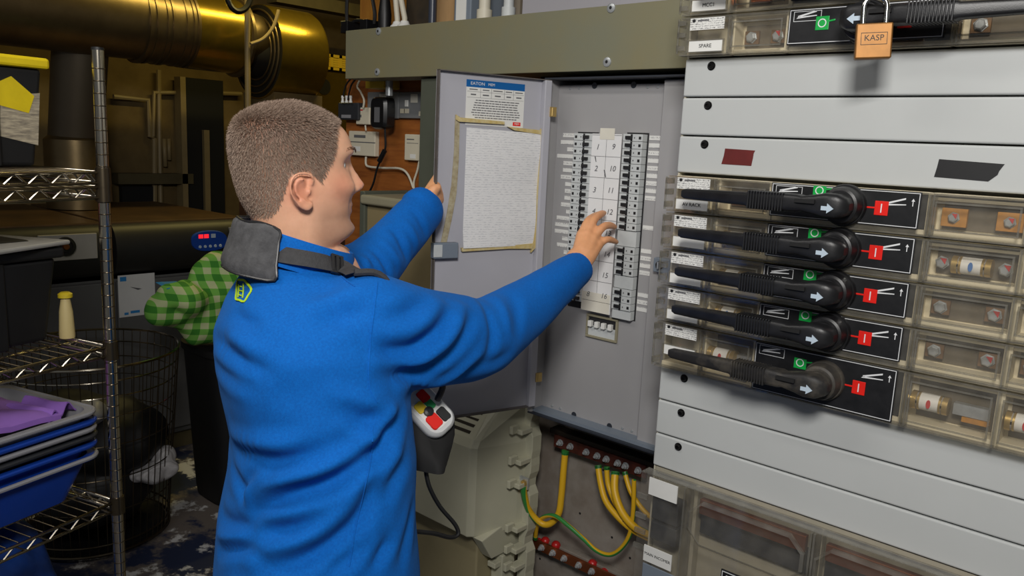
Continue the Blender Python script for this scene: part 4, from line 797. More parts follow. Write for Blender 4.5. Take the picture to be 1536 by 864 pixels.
# small pipes on the far wall
WX = -5.57
def cond(label, pts, r): tag(MB().tube([pX(a, c, WX + .02) for a, c in pts], r, 8).build('conduit', 'conduit_tan', None, smooth=True), label, 'conduit', 'conduits on the far left wall')
cond('tan conduit with an elbow, leftmost of those on the far wall', [(170, 145), (222, 150), (225, 205), (232, 208), (232, 310)], .018); cond('straight tan conduit beside the elbowed one on the far wall', [(238, 105), (239, 210), (241, 310)], .016); cond('tan conduit running level then down on the far wall', [(362, 141), (300, 139), (231, 139), (229, 205)], .016); cond('short tan conduit, rightmost of the wall group', [(246, 208), (248, 250)], .016); cond('thin tan conduit low beside the elbowed one', [(253, 208), (254, 240)], .014)
t = thing('wall_shelf', 'narrow ledge with dark opening low on the far left wall', 'ledge', (WX, 2.6, 1.3)); a, c = pX(168, 268, WX), pX(280, 262, WX); MB().box(WX, WX + .10, a.y, c.y, a.z - .03, a.z + .04).build('ledge', 'wood_beam', t); e = pX(210, 285, WX); MB().box(WX - .02, WX + .03, a.y + .05, e.y + .1, e.z - .12, a.z - .05).build('opening', 'dark_gap', t); MB().box(WX, WX + .05, a.y, e.y + .16, e.z - .14, e.z - .11).build('sill', 'conduit_tan', t)
struct(MB().box(-5.56, -5.50, pX(275, 150, -5.5).y, pX(335, 150, -5.5).y, .0, pX(300, 118, -5.5).z).build('door_1', 'dark_gap'))
struct(MB().box(-5.56, -5.47, pX(268, 150, -5.5).y, pX(276, 150, -5.5).y, .0, pX(300, 118, -5.5).z).build('trim_3', 'conduit_tan'))
struct(MB().box(-5.56, -5.47, pX(304, 250, -5.5).y, pX(312, 250, -5.5).y, .0, pX(308, 195, -5.5).z).build('trim_4', 'conduit_tan'))
tag(MB().tube([pX(371, -30, -4.15), pX(371, 60, -4.15), pX(372, 175, -4.15)], .016, 10).build('hanging_conduit', 'conduit_tan', None, smooth=True), 'upright grey conduit in front of the dark gap beside the fan drum', 'conduit')
tag(MB().tube(spline([pX(376, 66, -4.12), pX(395, 58, -4.12), pX(410, 40, -4.12), pX(418, 15, -4.12)], 6), .010, 8).build('tan_flex', 'conduit_tan', None, smooth=True), 'tan flexible pipe curving up beside the fan drum', 'pipe')
tag(MB().tube(spline([pX(335, -20, -4.1), pX(345, 8, -4.1), pX(358, 17, -4.1), pX(372, 8, -4.1), pX(380, -20, -4.1)], 8), .016, 8).build('black_cable_loop', 'cable_black', None, smooth=True), 'loop of thick black cable hanging at the top edge', 'cable')
# beam and lit grille beyond the partition
a, c = pX(400, 0, -4.9), pX(530, 22, -4.9); q = MB(); q.loft([[(-4.9, a.y, a.z - .02), (-4.78, a.y, a.z - .02), (-4.78, a.y, a.z + .06), (-4.9, a.y, a.z + .06)], [(-4.9, 4.6, c.z - .02), (-4.78, 4.6, c.z - .02), (-4.78, 4.6, c.z + .06), (-4.9, 4.6, c.z + .06)]]); tag(q.build('ceiling_beam', 'wood_beam', None), 'pale painted beam under the ceiling behind the fan drum', 'beam')
t = thing('air_grille', 'yellow-lit vent grille between the fan drum and the trunking', 'grille', (-4.9, 3.5, 2.1)); a, c = pX(482, 82, -4.9), pX(530, 108, -4.9)
MB().frame(0, 0, 0, 0, .001, 0, 0) if False else None
q = MB(); y0, y1, z0, z1 = a.y, c.y + .1, c.z - .005, a.z + .01
q.box(-4.9, -4.88, y0, y1, z1 - .02, z1); q.box(-4.9, -4.88, y0, y1, z0, z0 + .02)
for k in range(6): yy = y0 + (y1 - y0) * k / 5; q.box(-4.9, -4.88, yy - .012, yy + .012, z0, z1)
q.build('grille_frame', 'vent_yellow', t)  # yellow light in this corner is put into the grille colour
for k in range(4): zz = z0 + .03 + k * (z1 - z0 - .06) / 3; MB().box(-4.9, -4.885, y0, y1, zz - .007, zz + .007).build('louvre', 'vent_yellow', t)
MB().box(-4.95, -4.92, y0, y1, z0, z1).build('grille_back', 'duct_dark', t)
t = thing('lit_panel', 'yellow-lit sheet panel with a round hole under the grille', 'metal panel', (-4.92, 3.6, 1.2)); MB().box(-4.95, -4.90, y0 - .05, y1 + .1, 0, z0 - .01).build('sheet', 'duct_yellow_lit', t); p = pX(487, 130, -4.89); MB().lathe((-4.899, p.y, p.z), (1, 0, 0), [(0, .055), (.003, .055)], 24).build('round_hole', 'duct_dark', t)  # yellow light on the sheet is painted into its colour
# boxes by the boiler behind the man
tag(MB().box(-4.25, -3.75, 2.40, 2.9, .0, 1.32).build('carton', 'box_brown', None, bevel=.01), 'dim brown carton stack beside the blue-display boiler', 'carton')
# ---------------------------------------------------------------- wire shelving
SP = Vector((-1.78, .695, 0)); sv = Vector((.295, -.956, 0)).normalized(); qv = Vector((-.956, -.295, 0)).normalized()
SM = Matrix(((sv.x, qv.x, 0, SP.x), (sv.y, qv.y, 0, SP.y), (0, 0, 1, 0), (0, 0, 0, 1)))       # local: a along the front, b to the back, z
sh = thing('wire_shelving', 'chrome wire shelving unit at the left edge', 'shelving', (SP.x, SP.y, 0)); LA, LB = .92, .46
for a_, b_ in ((0, 0), (LA, 0), (0, LB), (LA, LB)):
    po = MB(SM).cyl((a_, b_, .02), (a_, b_, 1.854), .0125, n=20).build('post', 'wire_chrome', sh, smooth=True)
    q = MB(SM)
    for k in range(72): q.lathe((a_, b_, .04 + k * .025), (0, 0, 1), [(0, .01262), (.0012, .0131), (.0024, .01262)], 16)
    q.build('groove_ring', 'wire_dark', po, smooth=True, kind='stuff'); MB(SM).lathe((a_, b_, 0), (0, 0, 1), [(0, .018), (.012, .018), (.02, .0128)], 14).build('foot', 'bin_black', po, smooth=True); MB(SM).lathe((a_, b_, 1.853), (0, 0, 1), [(0, .0127), (.006, .012)], 16).build('post_cap', 'bin_black', po, smooth=True)
def deck(zt):
    zb = zt - .022 if zt > 1.5 else zt - .020
    dk = thing_part = MB(SM)
    for z in (zt, zb):
        dk.tube([(.012, 0, z), (LA - .012, 0, z)], .0036, 8); dk.tube([(.012, LB, z), (LA - .012, LB, z)], .0030, 8); dk.tube([(0, .012, z), (0, LB - .012, z)], .0036, 8); dk.tube([(LA, .012, z), (LA, LB - .012, z)], .0036, 8)
    o = dk.build('shelf_rim', 'wire_chrome', sh, smooth=True)
    q = MB(SM); n = 18; 
    for b_ in (0, LB):
        q.tube([(.02 + (LA - .04) * i / (2 * n), b_, zt if i % 2 else zb) for i in range(2 * n + 1)], .0027, 6)
    for a_ in (0, LA): q.tube([(a_, .02 + (LB - .04) * i / 16, zt if i % 2 else zb) for i in range(17)], .0027, 6)
    q.build('truss_wire', 'wire_chrome', o, smooth=True)
    for k in range(int(LA / .026)):
        a_ = .02 + k * .026; MB(SM).tube([(a_, .003, zt + .002), (a_, LB - .003, zt + .002)], .0015, 5).build('deck_wire', 'wire_dark', o, smooth=True)
    for b_ in (.10, .23, .36): MB(SM).tube([(.003, b_, zt - .002), (LA - .003, b_, zt - .002)], .0026, 6).build('cross_wire', 'wire_chrome', o, smooth=True)
    for a_, b_ in ((0, 0), (LA, 0), (0, LB), (LA, LB)): MB(SM).lathe((a_, b_, zb - .008), (0, 0, 1), [(0, .0165), (.04, .0150)], 18).build('collar', 'wire_dark', o, smooth=True)
for z in (1.604, 1.573, 1.225, .863): deck(z)
# things on the shelving
t = thing('tape_bin', 'black tub with yellow tape and a torn pale label, top shelf', 'tub', tuple(SM @ Vector((.1, .28, 1.608))))
T2 = SM @ Matrix.Translation((.03, .17, 1.608)) @ Matrix.Rotation(math.radians(8), 4, 'Z')
q = MB(T2); q.loft([[(0 - .0, 0, 0), (.30, 0, 0), (.30, .2, 0), (0, .2, 0)], [(-.018, -.012, .205), (.318, -.012, .205), (.318, .212, .205), (-.018, .212, .205)]]); q.build('tub_body', 'bin_black', t, bevel=.008, seg=3)
MB(T2).box(-.03, .33, -.024, .224, .205, .228).build('lid', 'tape_bright', t, bevel=.006); 
MB(T2).box(.075, .10, -.020, .0, 0, .20).build('corner_rib', 'bin_black', t, bevel=.004)
def on_tub(pts, name, m_, d): 
    q = MB(T2); f = lambda x, z, e: (x, -.012 * z / .205 - e, z); q.loft([[f(x, z, -.002) for x, z in pts], [f(x, z, d) for x, z in pts]]); q.build(name, m_, t)
on_tub([(-.012, .155), (-.006, .045), (.07, .062), (.066, .15), (.03, .15)], 'torn_label', 'sack_label', .0015); on_tub([(.0, .148), (.012, .112), (.07, .125), (.082, .165), (.045, .185)], 'tape_patch', 'tape_bright', .0025)
tag(MB(SM).tube(spline([(.03, .40, 1.61), (.025, .40, 1.75), (.02, .40, 1.84), (.05, .40, 1.86)], 5), .012, 8).build('hook_handle', 'conduit_tan', None, smooth=True), 'tan hooked handle standing behind the yellow-taped tub', 'handle')
t = thing('storage_crate', 'black plastic crate with a grey board on top, middle shelf', 'crate', tuple(SM @ Vector((.2, .25, 1.228))))
T3 = SM @ Matrix.Translation((.045, .14, 1.228)); q = MB(T3); q.loft([[(0, 0, 0), (.5, 0, 0), (.5, .28, 0), (0, .28, 0)], [(-.02, -.015, .185), (.52, -.015, .185), (.52, .295, .185), (-.02, .295, .185)]]); q.build('crate_body', 'bin_black', t, bevel=.01, seg=3)
MB(T3).box(-.032, .53, -.027, .307, .185, .208).build('crate_rim', 'bin_black', t, bevel=.006); MB(T3).box(.10, .13, -.022, .0, .0, .185).build('corner_rib', 'bin_black', t, bevel=.004); MB(T3).box(.02, .48, .01, .27, .195, .225).build('crate_lid', 'bin_black', t, bevel=.006)
o = MB(T3 @ Matrix.Translation((.02, -.03, .212)) @ Matrix.Rotation(math.radians(-14), 4, 'Z')).box(-.07, .5, -.01, .20, .0, .010).build('grey_board', 'lid_grey', None, bevel=.004); tag(o, 'flat grey plastic board lying on the black crate', 'board')
tag(MB(T3).tube(spline([(.06, .12, .232), (.09, .11, .262), (.16, .10, .285), (.26, .10, .285)], 6), .010, 10).build('red_handle', 'red_plastic', None, smooth=True), 'curved red plastic handle lying on top of the black crate', 'handle')
tag(MB(T3).loft([[(-.02, .18, .226), (.2, .16, .226), (.2, .28, .226), (.0, .28, .226)], [(.0, .19, .25), (.19, .17, .262), (.19, .27, .262), (.01, .27, .25)]]).build('dark_case', 'tray_dark', None, bevel=.006), 'dark folded case behind the red handle on the crate', 'case')
t = thing('spray_bottle', 'cream bottle with a yellow cap standing behind the black crate', 'bottle', tuple(SM @ Vector((-.06, .62, 1.0))))
p = pZ(101, 506, 1.2285); MB().lathe((p.x, p.y, p.z), (0, 0, 1), [(0, .016), (.008, .0165), (.06, .014), (.092, .009)], 18).build('bottle_body', 'bottle_cream', t, smooth=True); MB().lathe((p.x, p.y, p.z + .092), (0, 0, 1), [(0, .015), (.008, .015), (.012, .009)], 16).build('cap', 'cap_yellow', t, smooth=True); 
# trays
def tray(label, z, h, m_, off, lipm=None):
    t = thing('tray', label, 'tray', tuple(SM @ Vector((.35, .22, z))), 'nested trays on the lower shelf'); rr = lambda g, zz: [(.0 + off - g + x, .042 - g + y, zz) for x, y in [((.62 + 2 * g) * u, (.34 + 2 * g) * v) for u, v in UV(g)]]
    def UV(g):
        r = .12; out = []
        for cx_, cy_, a0 in ((1 - r * .55, 1 - r, 0), (r * .55, 1 - r, 90), (r * .55, r, 180), (1 - r * .55, r, 270)):
            for k in range(7): a = math.radians(a0 + 15 * k); out.append((cx_ + r * .55 * math.cos(a), cy_ + r * math.sin(a)))
        return out
    q = MB(SM); q.loft([rr(-.045, z), rr(-.012, z + h - .012), rr(-.010, z + h), rr(.006, z + h), rr(.006, z + h - .008), rr(-.002, z + h - .009)], cap=False); q.add(rr(-.045, z + .001), [tuple(range(28))]); q.build('tray_shell', m_, t, smooth=True); 
    q = MB(SM); q.tube(rr(.004, z + h - .003), .0050, 8, closed=True); q.build('rolled_rim', lipm or m_, t, smooth=True); return t
tray('deep blue plastic tray, lowest of the nested trays', .868, .105, 'tray_blue', 0, 'tray_grey'); tray('blue tray nested just above the lowest one', .893, .108, 'tray_blue', .002, 'tray_blue'); tray('dark tray in the middle of the nested stack', .913, .108, 'tray_dark', .0, 'tray_dark'); tray('grey tray second from the top of the stack', .930, .108, 'tray_grey', .001); tray('blue tray directly under the grey top tray', .946, .108, 'tray_blue', .0); tray('pale grey tray on top, holding purple cloths', .963, .112, 'tray_grey', .002)
def cloth(name, label, pts, zf, m_, nu=22, nv=16, th=.004, seed=1, amp=.01):
    a, b_, c, d = [Vector((x, y, 0)) for x, y in pts]; vs_ = []
    for i in range(nu + 1):
        for j in range(nv + 1):
            p = a.lerp(b_, i / nu).lerp(d.lerp(c, i / nu), j / nv); w = noise.noise(Vector((p.x * 14, p.y * 14, seed))); vs_.append((p.x + .004 * w, p.y, zf(p.x, p.y, i / nu, j / nv) + amp * w))
    n0 = len(vs_); fs = []
    for i in range(nu):
        for j in range(nv): k = i * (nv + 1) + j; fs += [(k, k + 1, k + nv + 2, k + nv + 1), (n0 + k, n0 + k + nv + 1, n0 + k + nv + 2, n0 + k + 1)]
    ed = [i * (nv + 1) for i in range(nu + 1)] + [nu * (nv + 1) + j for j in range(1, nv + 1)] + [i * (nv + 1) + nv for i in range(nu - 1, -1, -1)] + [j for j in range(nv - 1, 0, -1)]
    for k in range(len(ed)): x, y = ed[k], ed[(k + 1) % len(ed)]; fs.append((x, y, n0 + y, n0 + x))
    o = MB(SM).add(vs_ + [(x, y, z - th) for x, y, z in vs_], fs).build(name, m_, None, smooth=True); return tag(o, label, 'cloth')
cloth('purple_cloth', 'large purple cloth heaped in the top grey tray', [(.07, .075), (.57, .075), (.57, .33), (.055, .33)], lambda x, y, u, v: 1.074 + .058 * math.sin(min(1, u * 1.9) * 1.5) * math.sin(.35 + v * 2.3), 'cloth_purple', amp=.012, th=.012)
cloth('purple_cloth', 'small folded purple cloth at the near end of the grey tray', [(.015, .10), (.10, .075), (.12, .2), (.03, .22)], lambda x, y, u, v: 1.068 + .022 * math.sin(u * 6) ** 2, 'cloth_purple', seed=4, amp=.008)
# bag under the shelving
q = MB(); q.ell(SM @ Vector((.13, .24, .56)), (.11, .12, .26), 28, 18); q.ell(SM @ Vector((.20, .24, .32)), (.18, .18, .32), 28, 18)
o = remeshed(q, .012, 'blue_bag', 4); c_ = coords(o); nn_ = normals(o); setco(o, c_ + nn_ * np.array([noise.noise(Vector(c) * 7) * .045 + noise.noise(Vector(c) * 19) * .015 for c in c_])[:, None]); o.materials.append(MATS['bag_blue']); o.polygons.foreach_set('use_smooth', np.ones(len(o.polygons), bool)); ob = bpy.data.objects.new('blue_bag', o); COL.objects.link(ob); tag(ob, 'crumpled dark blue bag on the floor under the trays', 'bag')
# wire basket
BC = Vector((-3.40, 1.24, 0)); BR, BH = .345, .80
t = thing('wire_basket', 'large round dark wire basket standing behind the shelving', 'basket', tuple(BC))
RZ = [(.02, .285, .006), (.06, .288, .004), (.20, .296, .0025), (.34, .305, .0025), (.48, .315, .0025), (.60, .322, .0025), (.68, .330, .003), (.745, .337, .0035), (.80, .345, .0055)]
for z, r, w in RZ: MB().tube([BC + Vector((r * math.cos(a), r * math.sin(a), z)) for a in (2 * math.pi * i / 56 for i in range(56))], w, 6, closed=True).build('hoop', 'wire_chrome' if z > .55 else 'wire_dark', t, smooth=True)
for k in range(56):
    a = 2 * math.pi * k / 56; d = Vector((math.cos(a), math.sin(a), 0)); MB().tube([BC + d * .20 + Vector((0, 0, .015)), BC + d * .285 + Vector((0, 0, .02)), BC + d * .345 + Vector((0, 0, .80))], .0019, 5).build('upright_wire', 'wire_dark', t)
MB().cyl(BC + Vector((0, 0, .012)), BC + Vector((0, 0, .03)), .27, n=40).build('base_disc', 'bin_black', t)
def blob(name, label, cat, parts, vox, m_, wob, sc):
    q = MB(); [q.ell(c, r, 20, 12) for c, r in parts]; o = remeshed(q, vox, name, 3); c_ = coords(o); nn_ = normals(o); setco(o, c_ + nn_ * np.array([noise.noise(Vector(c) * sc) * wob for c in c_])[:, None]); o.materials.append(MATS[m_]); o.polygons.foreach_set('use_smooth', np.ones(len(o.polygons), bool)); ob = bpy.data.objects.new(name, o); COL.objects.link(ob); ORG[ob.name] = Vector(); return tag(ob, label, cat)
blob('dark_bundle', 'dark bundle of cloth filling the wire basket', 'bundle', [(BC + Vector((0, 0, .20)), (.24, .24, .16)), (BC + Vector((.02, .05, .42)), (.24, .23, .16)), (BC + Vector((-.05, -.08, .5)), (.2, .18, .1))], .014, 'bin_black', .03, 9)
blob('striped_cloth', 'white striped cloth caught inside the wire basket', 'cloth', [(BC + Vector((.20, .16, .28)), (.055, .10, .05)), (BC + Vector((.17, .22, .33)), (.05, .05, .05))], .008, 'striped_cloth', .02, 16)
blob('pale_cloth', 'pale crumpled rag on top of the basket load', 'cloth', [(BC + Vector((.10, -.05, .56)), (.09, .08, .05))], .008, 'tray_grey', .02, 14)
# black bin with green checked cloth
t = thing('waste_bin', 'tall black bin between the basket and the man', 'bin', (-3.35, 1.86, 0)); c = Vector((-3.35, 1.86, 0))
def sq(r, z, e=.5): return [c + Vector((r * math.copysign(abs(math.cos(a)) ** e, math.cos(a)), r * math.copysign(abs(math.sin(a)) ** e, math.sin(a)), z)) for a in (2 * math.pi * i / 32 for i in range(32))]
MB().loft([sq(.15, .01), sq(.155, .05), sq(.19, .72), sq(.20, .72), sq(.20, .75)]).build('bin_body', 'bin_black', t, smooth=True); p = pZ(330, 708, .12); MB().box(p.x - .0, p.x + .02, p.y - .05, p.y + .05, .09, .15).build('pale_label', 'sheet_white', t, bevel=.004)
def check_mat():
    m = bpy.data.materials.new('green_check'); m.use_nodes = True; nt = m.node_tree; N = nt.nodes; L = nt.links; b = N['Principled BSDF']; b.inputs['Roughness'].default_value = .85; tc = N.new('ShaderNodeTexCoord'); sp = N.new('ShaderNodeSeparateXYZ'); L.new(tc.outputs['Object'], sp.inputs[0])
    def band(o, s, ph):
        a = N.new('ShaderNodeMath'); a.operation = 'MULTIPLY_ADD'; a.inputs[1].default_value = s; a.inputs[2].default_value = ph; L.new(o, a.inputs[0]); f = N.new('ShaderNodeMath'); f.operation = 'FRACT'; L.new(a.outputs[0], f.inputs[0]); g = N.new('ShaderNodeMath'); g.operation = 'GREATER_THAN'; g.inputs[1].default_value = .5; L.new(f.outputs[0], g.inputs[0]); return g.outputs[0]
    s = N.new('ShaderNodeMath'); s.operation = 'ADD'; L.new(band(sp.outputs[1], 18, .1), s.inputs[0]); L.new(band(sp.outputs[2], 18, .3), s.inputs[1]); r = N.new('ShaderNodeValToRGB'); r.color_ramp.interpolation = 'CONSTANT'; e = r.color_ramp.elements; e[0].color = (*lin((190, 200, 150)), 1); e[0].position = 0; e[1].position = .4; e[1].color = (*lin((112, 176, 72)), 1); x = e.new(.9); x.color = (*lin((56, 130, 36)), 1)
    d = N.new('ShaderNodeMath'); d.operation = 'MULTIPLY'; d.inputs[1].default_value = .5; L.new(s.outputs[0], d.inputs[0]); L.new(d.outputs[0], r.inputs[0]); L.new(r.outputs[0], b.inputs['Base Color']); MATS['green_check'] = m
check_mat()
def g_(px, py, dx=0): p = pX(px, py, -3.18); return p + Vector((dx, 0, 0))
gc = blob('checked_cloth', 'green and white checked cloth bunched on the black bin', 'cloth', [(g_(275, 455, -.05), (.13, .10, .10)), (g_(310, 470, -.1), (.14, .16, .12)), (g_(345, 440, -.1), (.13, .14, .17)), (g_(330, 480, -.1), (.14, .18, .10)), (g_(262, 440, -.05), (.07, .06, .05))], .010, 'green_check', .06, 8)
tag(MB().loft([[g_(250, 434), g_(290, 434), g_(288, 430, -.12), g_(252, 430, -.12)], [g_(256, 431), g_(285, 429), g_(282, 427, -.1), g_(258, 428, -.1)]]).build('blue_lining', 'print_blue', None, bevel=.004), 'bright blue lining showing at the top of the checked cloth', 'cloth')
# ---------------------------------------------------------------- the man
def V3(p): return np.array(p, float)
CRh = Vector((CR.x, CR.y, 0)).normalized(); CFh = Vector((CF.x, CF.y, 0)).normalized(); UP = Vector((0, 0, 1))
def facing(deg): a = math.radians(deg); return (CRh * math.cos(a) + CFh * math.sin(a)).normalized()
BF = facing(25); BL = UP.cross(BF).normalized()                       # body forward, body left
HF = facing(26); HR = HF.cross(UP).normalized()                       # head forward, head right
tp_ = math.radians(3); HF2 = HF * math.cos(tp_) + UP * math.sin(tp_); HU = UP * math.cos(tp_) - HF * math.sin(tp_)
HO = Vector((-1.217, 0.799, 1.627))
HM = Matrix(((HR.x, HF2.x, HU.x, HO.x), (HR.y, HF2.y, HU.y, HO.y), (HR.z, HF2.z, HU.z, HO.z), (0, 0, 0, 1)))
HMI = HM.inverted()
def limb(mb, pts, rad, n=16):
    """tapered chain with round joints"""
    for i in range(len(pts) - 1): mb.cyl(pts[i], pts[i + 1], rad[i], rad[i + 1], n)
    for p, r in zip(pts, rad): mb.ell(p, (r, r, r), n, 10)
def smooth_chain(pts, rad, n=5):
    P = spline(pts, n); R = spline([(r, 0, 0) for r in rad], n); return P, [q.x for q in R]
# ---- head: horizontal slices with front / back / half-width tables, then features
HZ = np.array([-.200, -.150, -.128, -.116, -.106, -.096, -.084, -.070, -.056, -.042, -.028, 0, .022, .045, .065, .085, .103, .116, .1235, .127])
HFf = np.array([.044, .046, .056, .070, .086, .0935, .0925, .089, .092, .092, .093, .092, .0905, .0965, .094, .082, .060, .034, .012, -.004])
HB = np.array([-.080, -.073, -.071, -.071, -.072, -.074, -.077, -.081, -.086, -.092, -.097, -.103, -.106, -.107, -.106, -.101, -.088, -.066, -.040, -.012])
HW = np.array([.070, .0645, .0635, .0640, .0645, .0655, .0672, .069, .0705, .0725, .074, .0765, .0775, .078, .0775, .0745, .065, .050, .030, .007])
def smooth_interp(z, X, Y_):
    k = np.clip(np.searchsorted(X, z) - 1, 0, len(X) - 2); h = X[k + 1] - X[k]; t = (z - X[k]) / h
    m = np.gradient(Y_, X); h00 = 2 * t**3 - 3 * t**2 + 1; h10 = t**3 - 2 * t**2 + t; h01 = -2 * t**3 + 3 * t**2; h11 = t**3 - t**2
    return h00 * Y_[k] + h10 * h * m[k] + h01 * Y_[k + 1] + h11 * h * m[k + 1]
def head_mesh(mb):
    zs = np.concatenate([np.linspace(-.2, .10, 130), .10 + .027 * np.sin(np.linspace(0, math.pi / 2, 24))[1:]]); n = 120; rings = []
    for z in zs:
        f = float(smooth_interp(np.array([z]), HZ, HFf)[0]); bk = float(smooth_interp(np.array([z]), HZ, HB)[0]); w = float(smooth_interp(np.array([z]), HZ, HW)[0])
        yc = np.interp(z, [-.2, -.1, 0, .06, .127], [-.018, -.022, -.020, -.020, -.006]); ring = []
        pw = np.interp(z, [-.13, -.11, -.06, 0, .05, .1], [1.0, .95, .88, .86, .80, .9])
        for j in range(n):
            a = 2 * math.pi * j / n; c, s = math.cos(a), math.sin(a)
            x = w * math.copysign(abs(s) ** .92, s)
            y = yc + (f - yc) * abs(c) ** pw if c >= 0 else yc + (bk - yc) * abs(c) ** .92
            ring.append([x, y, z])
        rings.append(ring)
    A = np.array(rings); X, Y_, Z = A[..., 0], A[..., 1], A[..., 2]; fr = np.clip(Y_ / .05, 0, 1)
    G = lambda x0, z0, sx, sz, p=2: np.exp(-np.abs((X - x0) / sx) ** p - np.abs((Z - z0) / sz) ** p)
    nh = np.interp(Z, [-.040, -.030, -.024, -.015, -.006, .010, .028, .036], [0, .006, .021, .0285, .0225, .0135, .0055, .0])
    nw = np.interp(Z, [-.030, -.015, .0, .03], [.0145, .0125, .0085, .007])
    d = nh * np.exp(-(np.abs(X) / nw) ** 2.4)
    for s in (-1, 1):
        d += .007 * G(s * .0135, -.022, .006, .007)                    # nostril wings
        d -= .0105 * G(s * .031, .024, .0135, .0095)                   # eye sockets
        d += .0045 * G(s * .030, .045, .020, .007)                     # brow ridge
        d += .012 * G(s * .042, -.016, .018, .018)                    # raised smiling cheek
        d -= .0035 * G(s * .028, -.044, .006, .016)                    # smile fold
    d += 0
    d += .0045 * G(0, -.049, .018, .0045) + .0048 * G(0, -.062, .016, .005) - .004 * G(0, -.0555, .022, .0022) + .005 * G(0, -.093, .016, .010) - .003 * G(0, -.075, .016, .006)
    A[..., 1] += d * fr
    for s in (-1, 1):
        A[..., 0] += s * fr * (.0045 * G(s * .055, -.012, .02, .018)) * (np.sign(X) == s)
    mb.loft([[tuple(HM @ Vector(p)) for p in r] for r in A])
def ear(mb, s):
    """auricle: rim sweep, inner fold, bowl and lobe; local (x outwards)"""
    def P(y, z, x): return HM @ Vector((s * (.0745 + x * 1.25), y * 1.12 - .001, z * .88 - .017))
    out = [(.008, .010), (.010, .022), (.004, .031), (-.008, .034), (-.019, .029), (-.025, .017), (-.0255, .003), (-.022, -.010), (-.016, -.021), (-.009, -.029), (-.001, -.033), (.005, -.029), (.006, -.021)]
    xo = [.002, .006, .010, .013, .016, .018, .018, .016, .013, .010, .008, .006, .003]
    P1 = spline([P(y, z, x) for (y, z), x in zip(out, xo)], 5); mb.tube(P1, [.0032 + .0012 * (i > len(P1) * .66) for i in range(len(P1))], 8)
    inn = [(-.003, .022), (-.012, .021), (-.017, .010), (-.016, -.003), (-.010, -.013), (-.002, -.018)]
    mb.tube(spline([P(y, z, .010) for y, z in inn], 5), .0026, 8)
    for y, z, r, x in ((-.012, .016, .014, .002), (-.012, 0, .013, .001), (-.008, -.012, .011, .001), (-.004, -.024, .008, .003)):
        mb.ell(P(y, z, x), (r, r, r * .42) if False else (r * .55, r, r), 14, 8, Matrix.Identity(3) if False else HM.to_3x3())
    mb.ell(P(.004, -.002, .003), (.004, .004, .006), 10, 6, HM.to_3x3())                     # tragus
    mb.ell(P(-.002, -.027, .007), (.005, .008, .008), 12, 8, HM.to_3x3())                    # lobe
    mb.ell(P(-.006, 0, -.008), (.012, .012, .022), 12, 8, HM.to_3x3())                       # root
# ---- joints
C7 = pD(388, 388, 1.40); CH = C7 + BF * .09
RS = pD(566, 482, 1.335); RE = pD(722, 506, 1.575); RW = pD(866, 404, 1.835)
LS = pD(498, 402, 1.62); LE = pD(536, 428, 1.70); LW = pD(634, 308, 1.86)
PEL = pD(474, 870, 1.43)
def dn(base, z, f=0., l=0.): p = base + BF * f + BL * l; return Vector((p.x, p.y, z))
mb = MB(); head_mesh(mb); ear(mb, 1); ear(mb, -1)
for s in (-1, 1):
    for dz_, ry in ((.0062, .0098), (-.0068, .0092)): mb.ell(HM @ Vector((s * .031, .0685, .022 + dz_)), (.0142, ry + .001, .0042), 16, 10, HM.to_3x3())
limb(mb, [HO - HU * .10 - HF * .02, (HO - HU * .19 - HF * .03), CH + UP * -.02 - BF * .02], [.060, .066, .072])
limb(mb, [CH - UP * .06, CH.lerp(PEL, .5), PEL], [.10, .115, .13])
limb(mb, [CH - UP * .08, RS], [.065, .045]); limb(mb, [CH - UP * .08, LS], [.065, .045])
limb(mb, [RS, RE, RE.lerp(RW, .35), RW], [.052, .040, .041, .027]); limb(mb, [LS, LE, LE.lerp(LW, .35), LW], [.052, .040, .041, .027])
for s, ff in ((1, .03), (-1, -.05)):
    hip = PEL + BL * s * .095; kn = dn(PEL, .50, .02 + ff, s * .11); an = dn(PEL, .09, -.01 + ff, s * .12)
    limb(mb, [hip, kn, kn.lerp(an, .35), an], [.095, .060, .060, .040]); mb.ell(an + BF * .07 - UP * .035, (.045, .12, .045), 14, 10, Matrix((( BL.x, BF.x, 0), (BL.y, BF.y, 0), (0, 0, 1))))
def finger(mb, base, pts, r0):
    P, R = smooth_chain([base] + pts, [r0 * 1.12, r0, r0 * .96, r0 * .72], 4); limb(mb, P, R, 12)
# right hand: back of the hand to the camera, fingertips resting on the board
W = pD(868, 402, 1.838); W2 = pD(865, 388, 1.848)
K = [pD(872, 352, 1.872), pD(882, 351, 1.868), pD(891, 357, 1.866), pD(898, 367, 1.868)]
for k, r in zip(K, (.0125, .0130, .0125, .0115)):
    limb(mb, [W, W.lerp(k, .5) + (CO - W).normalized() * .004, k], [.0225, .0185, r], 14)
limb(mb, [W, W2], [.027, .026]); limb(mb, [RW, W], [.029, .028])
tocam = (CO - W).normalized()
for k in K: mb.ell(k + tocam * .0035, (.0118, .0118, .0118), 14, 10); limb(mb, [W.lerp(k, .35) + tocam * .0165, k + tocam * .0085], [.0045, .0052], 10)
finger(mb, K[0], [pD(881, 333, 1.888), pD(889, 326, 1.912), pD(897, 321, 1.938)], .0098)
finger(mb, K[1], [pD(891, 330, 1.884), pD(900, 322, 1.912), pD(906, 319.5, 1.938)], .0100)
finger(mb, K[2], [pD(904, 341, 1.874), pD(914, 338, 1.900), pD(922, 340.5, 1.928)], .0096)
finger(mb, K[3], [pD(909, 359.5, 1.872), pD(917, 360, 1.890), pD(925, 363, 1.914)], .0086)
th = [pD(872, 386, 1.86), pD(868, 372, 1.885), pD(871, 356, 1.915), pD(878, 344, 1.932)]; P, R = smooth_chain(th, [.019, .014, .0112, .0082], 4); limb(mb, P, R, 12)
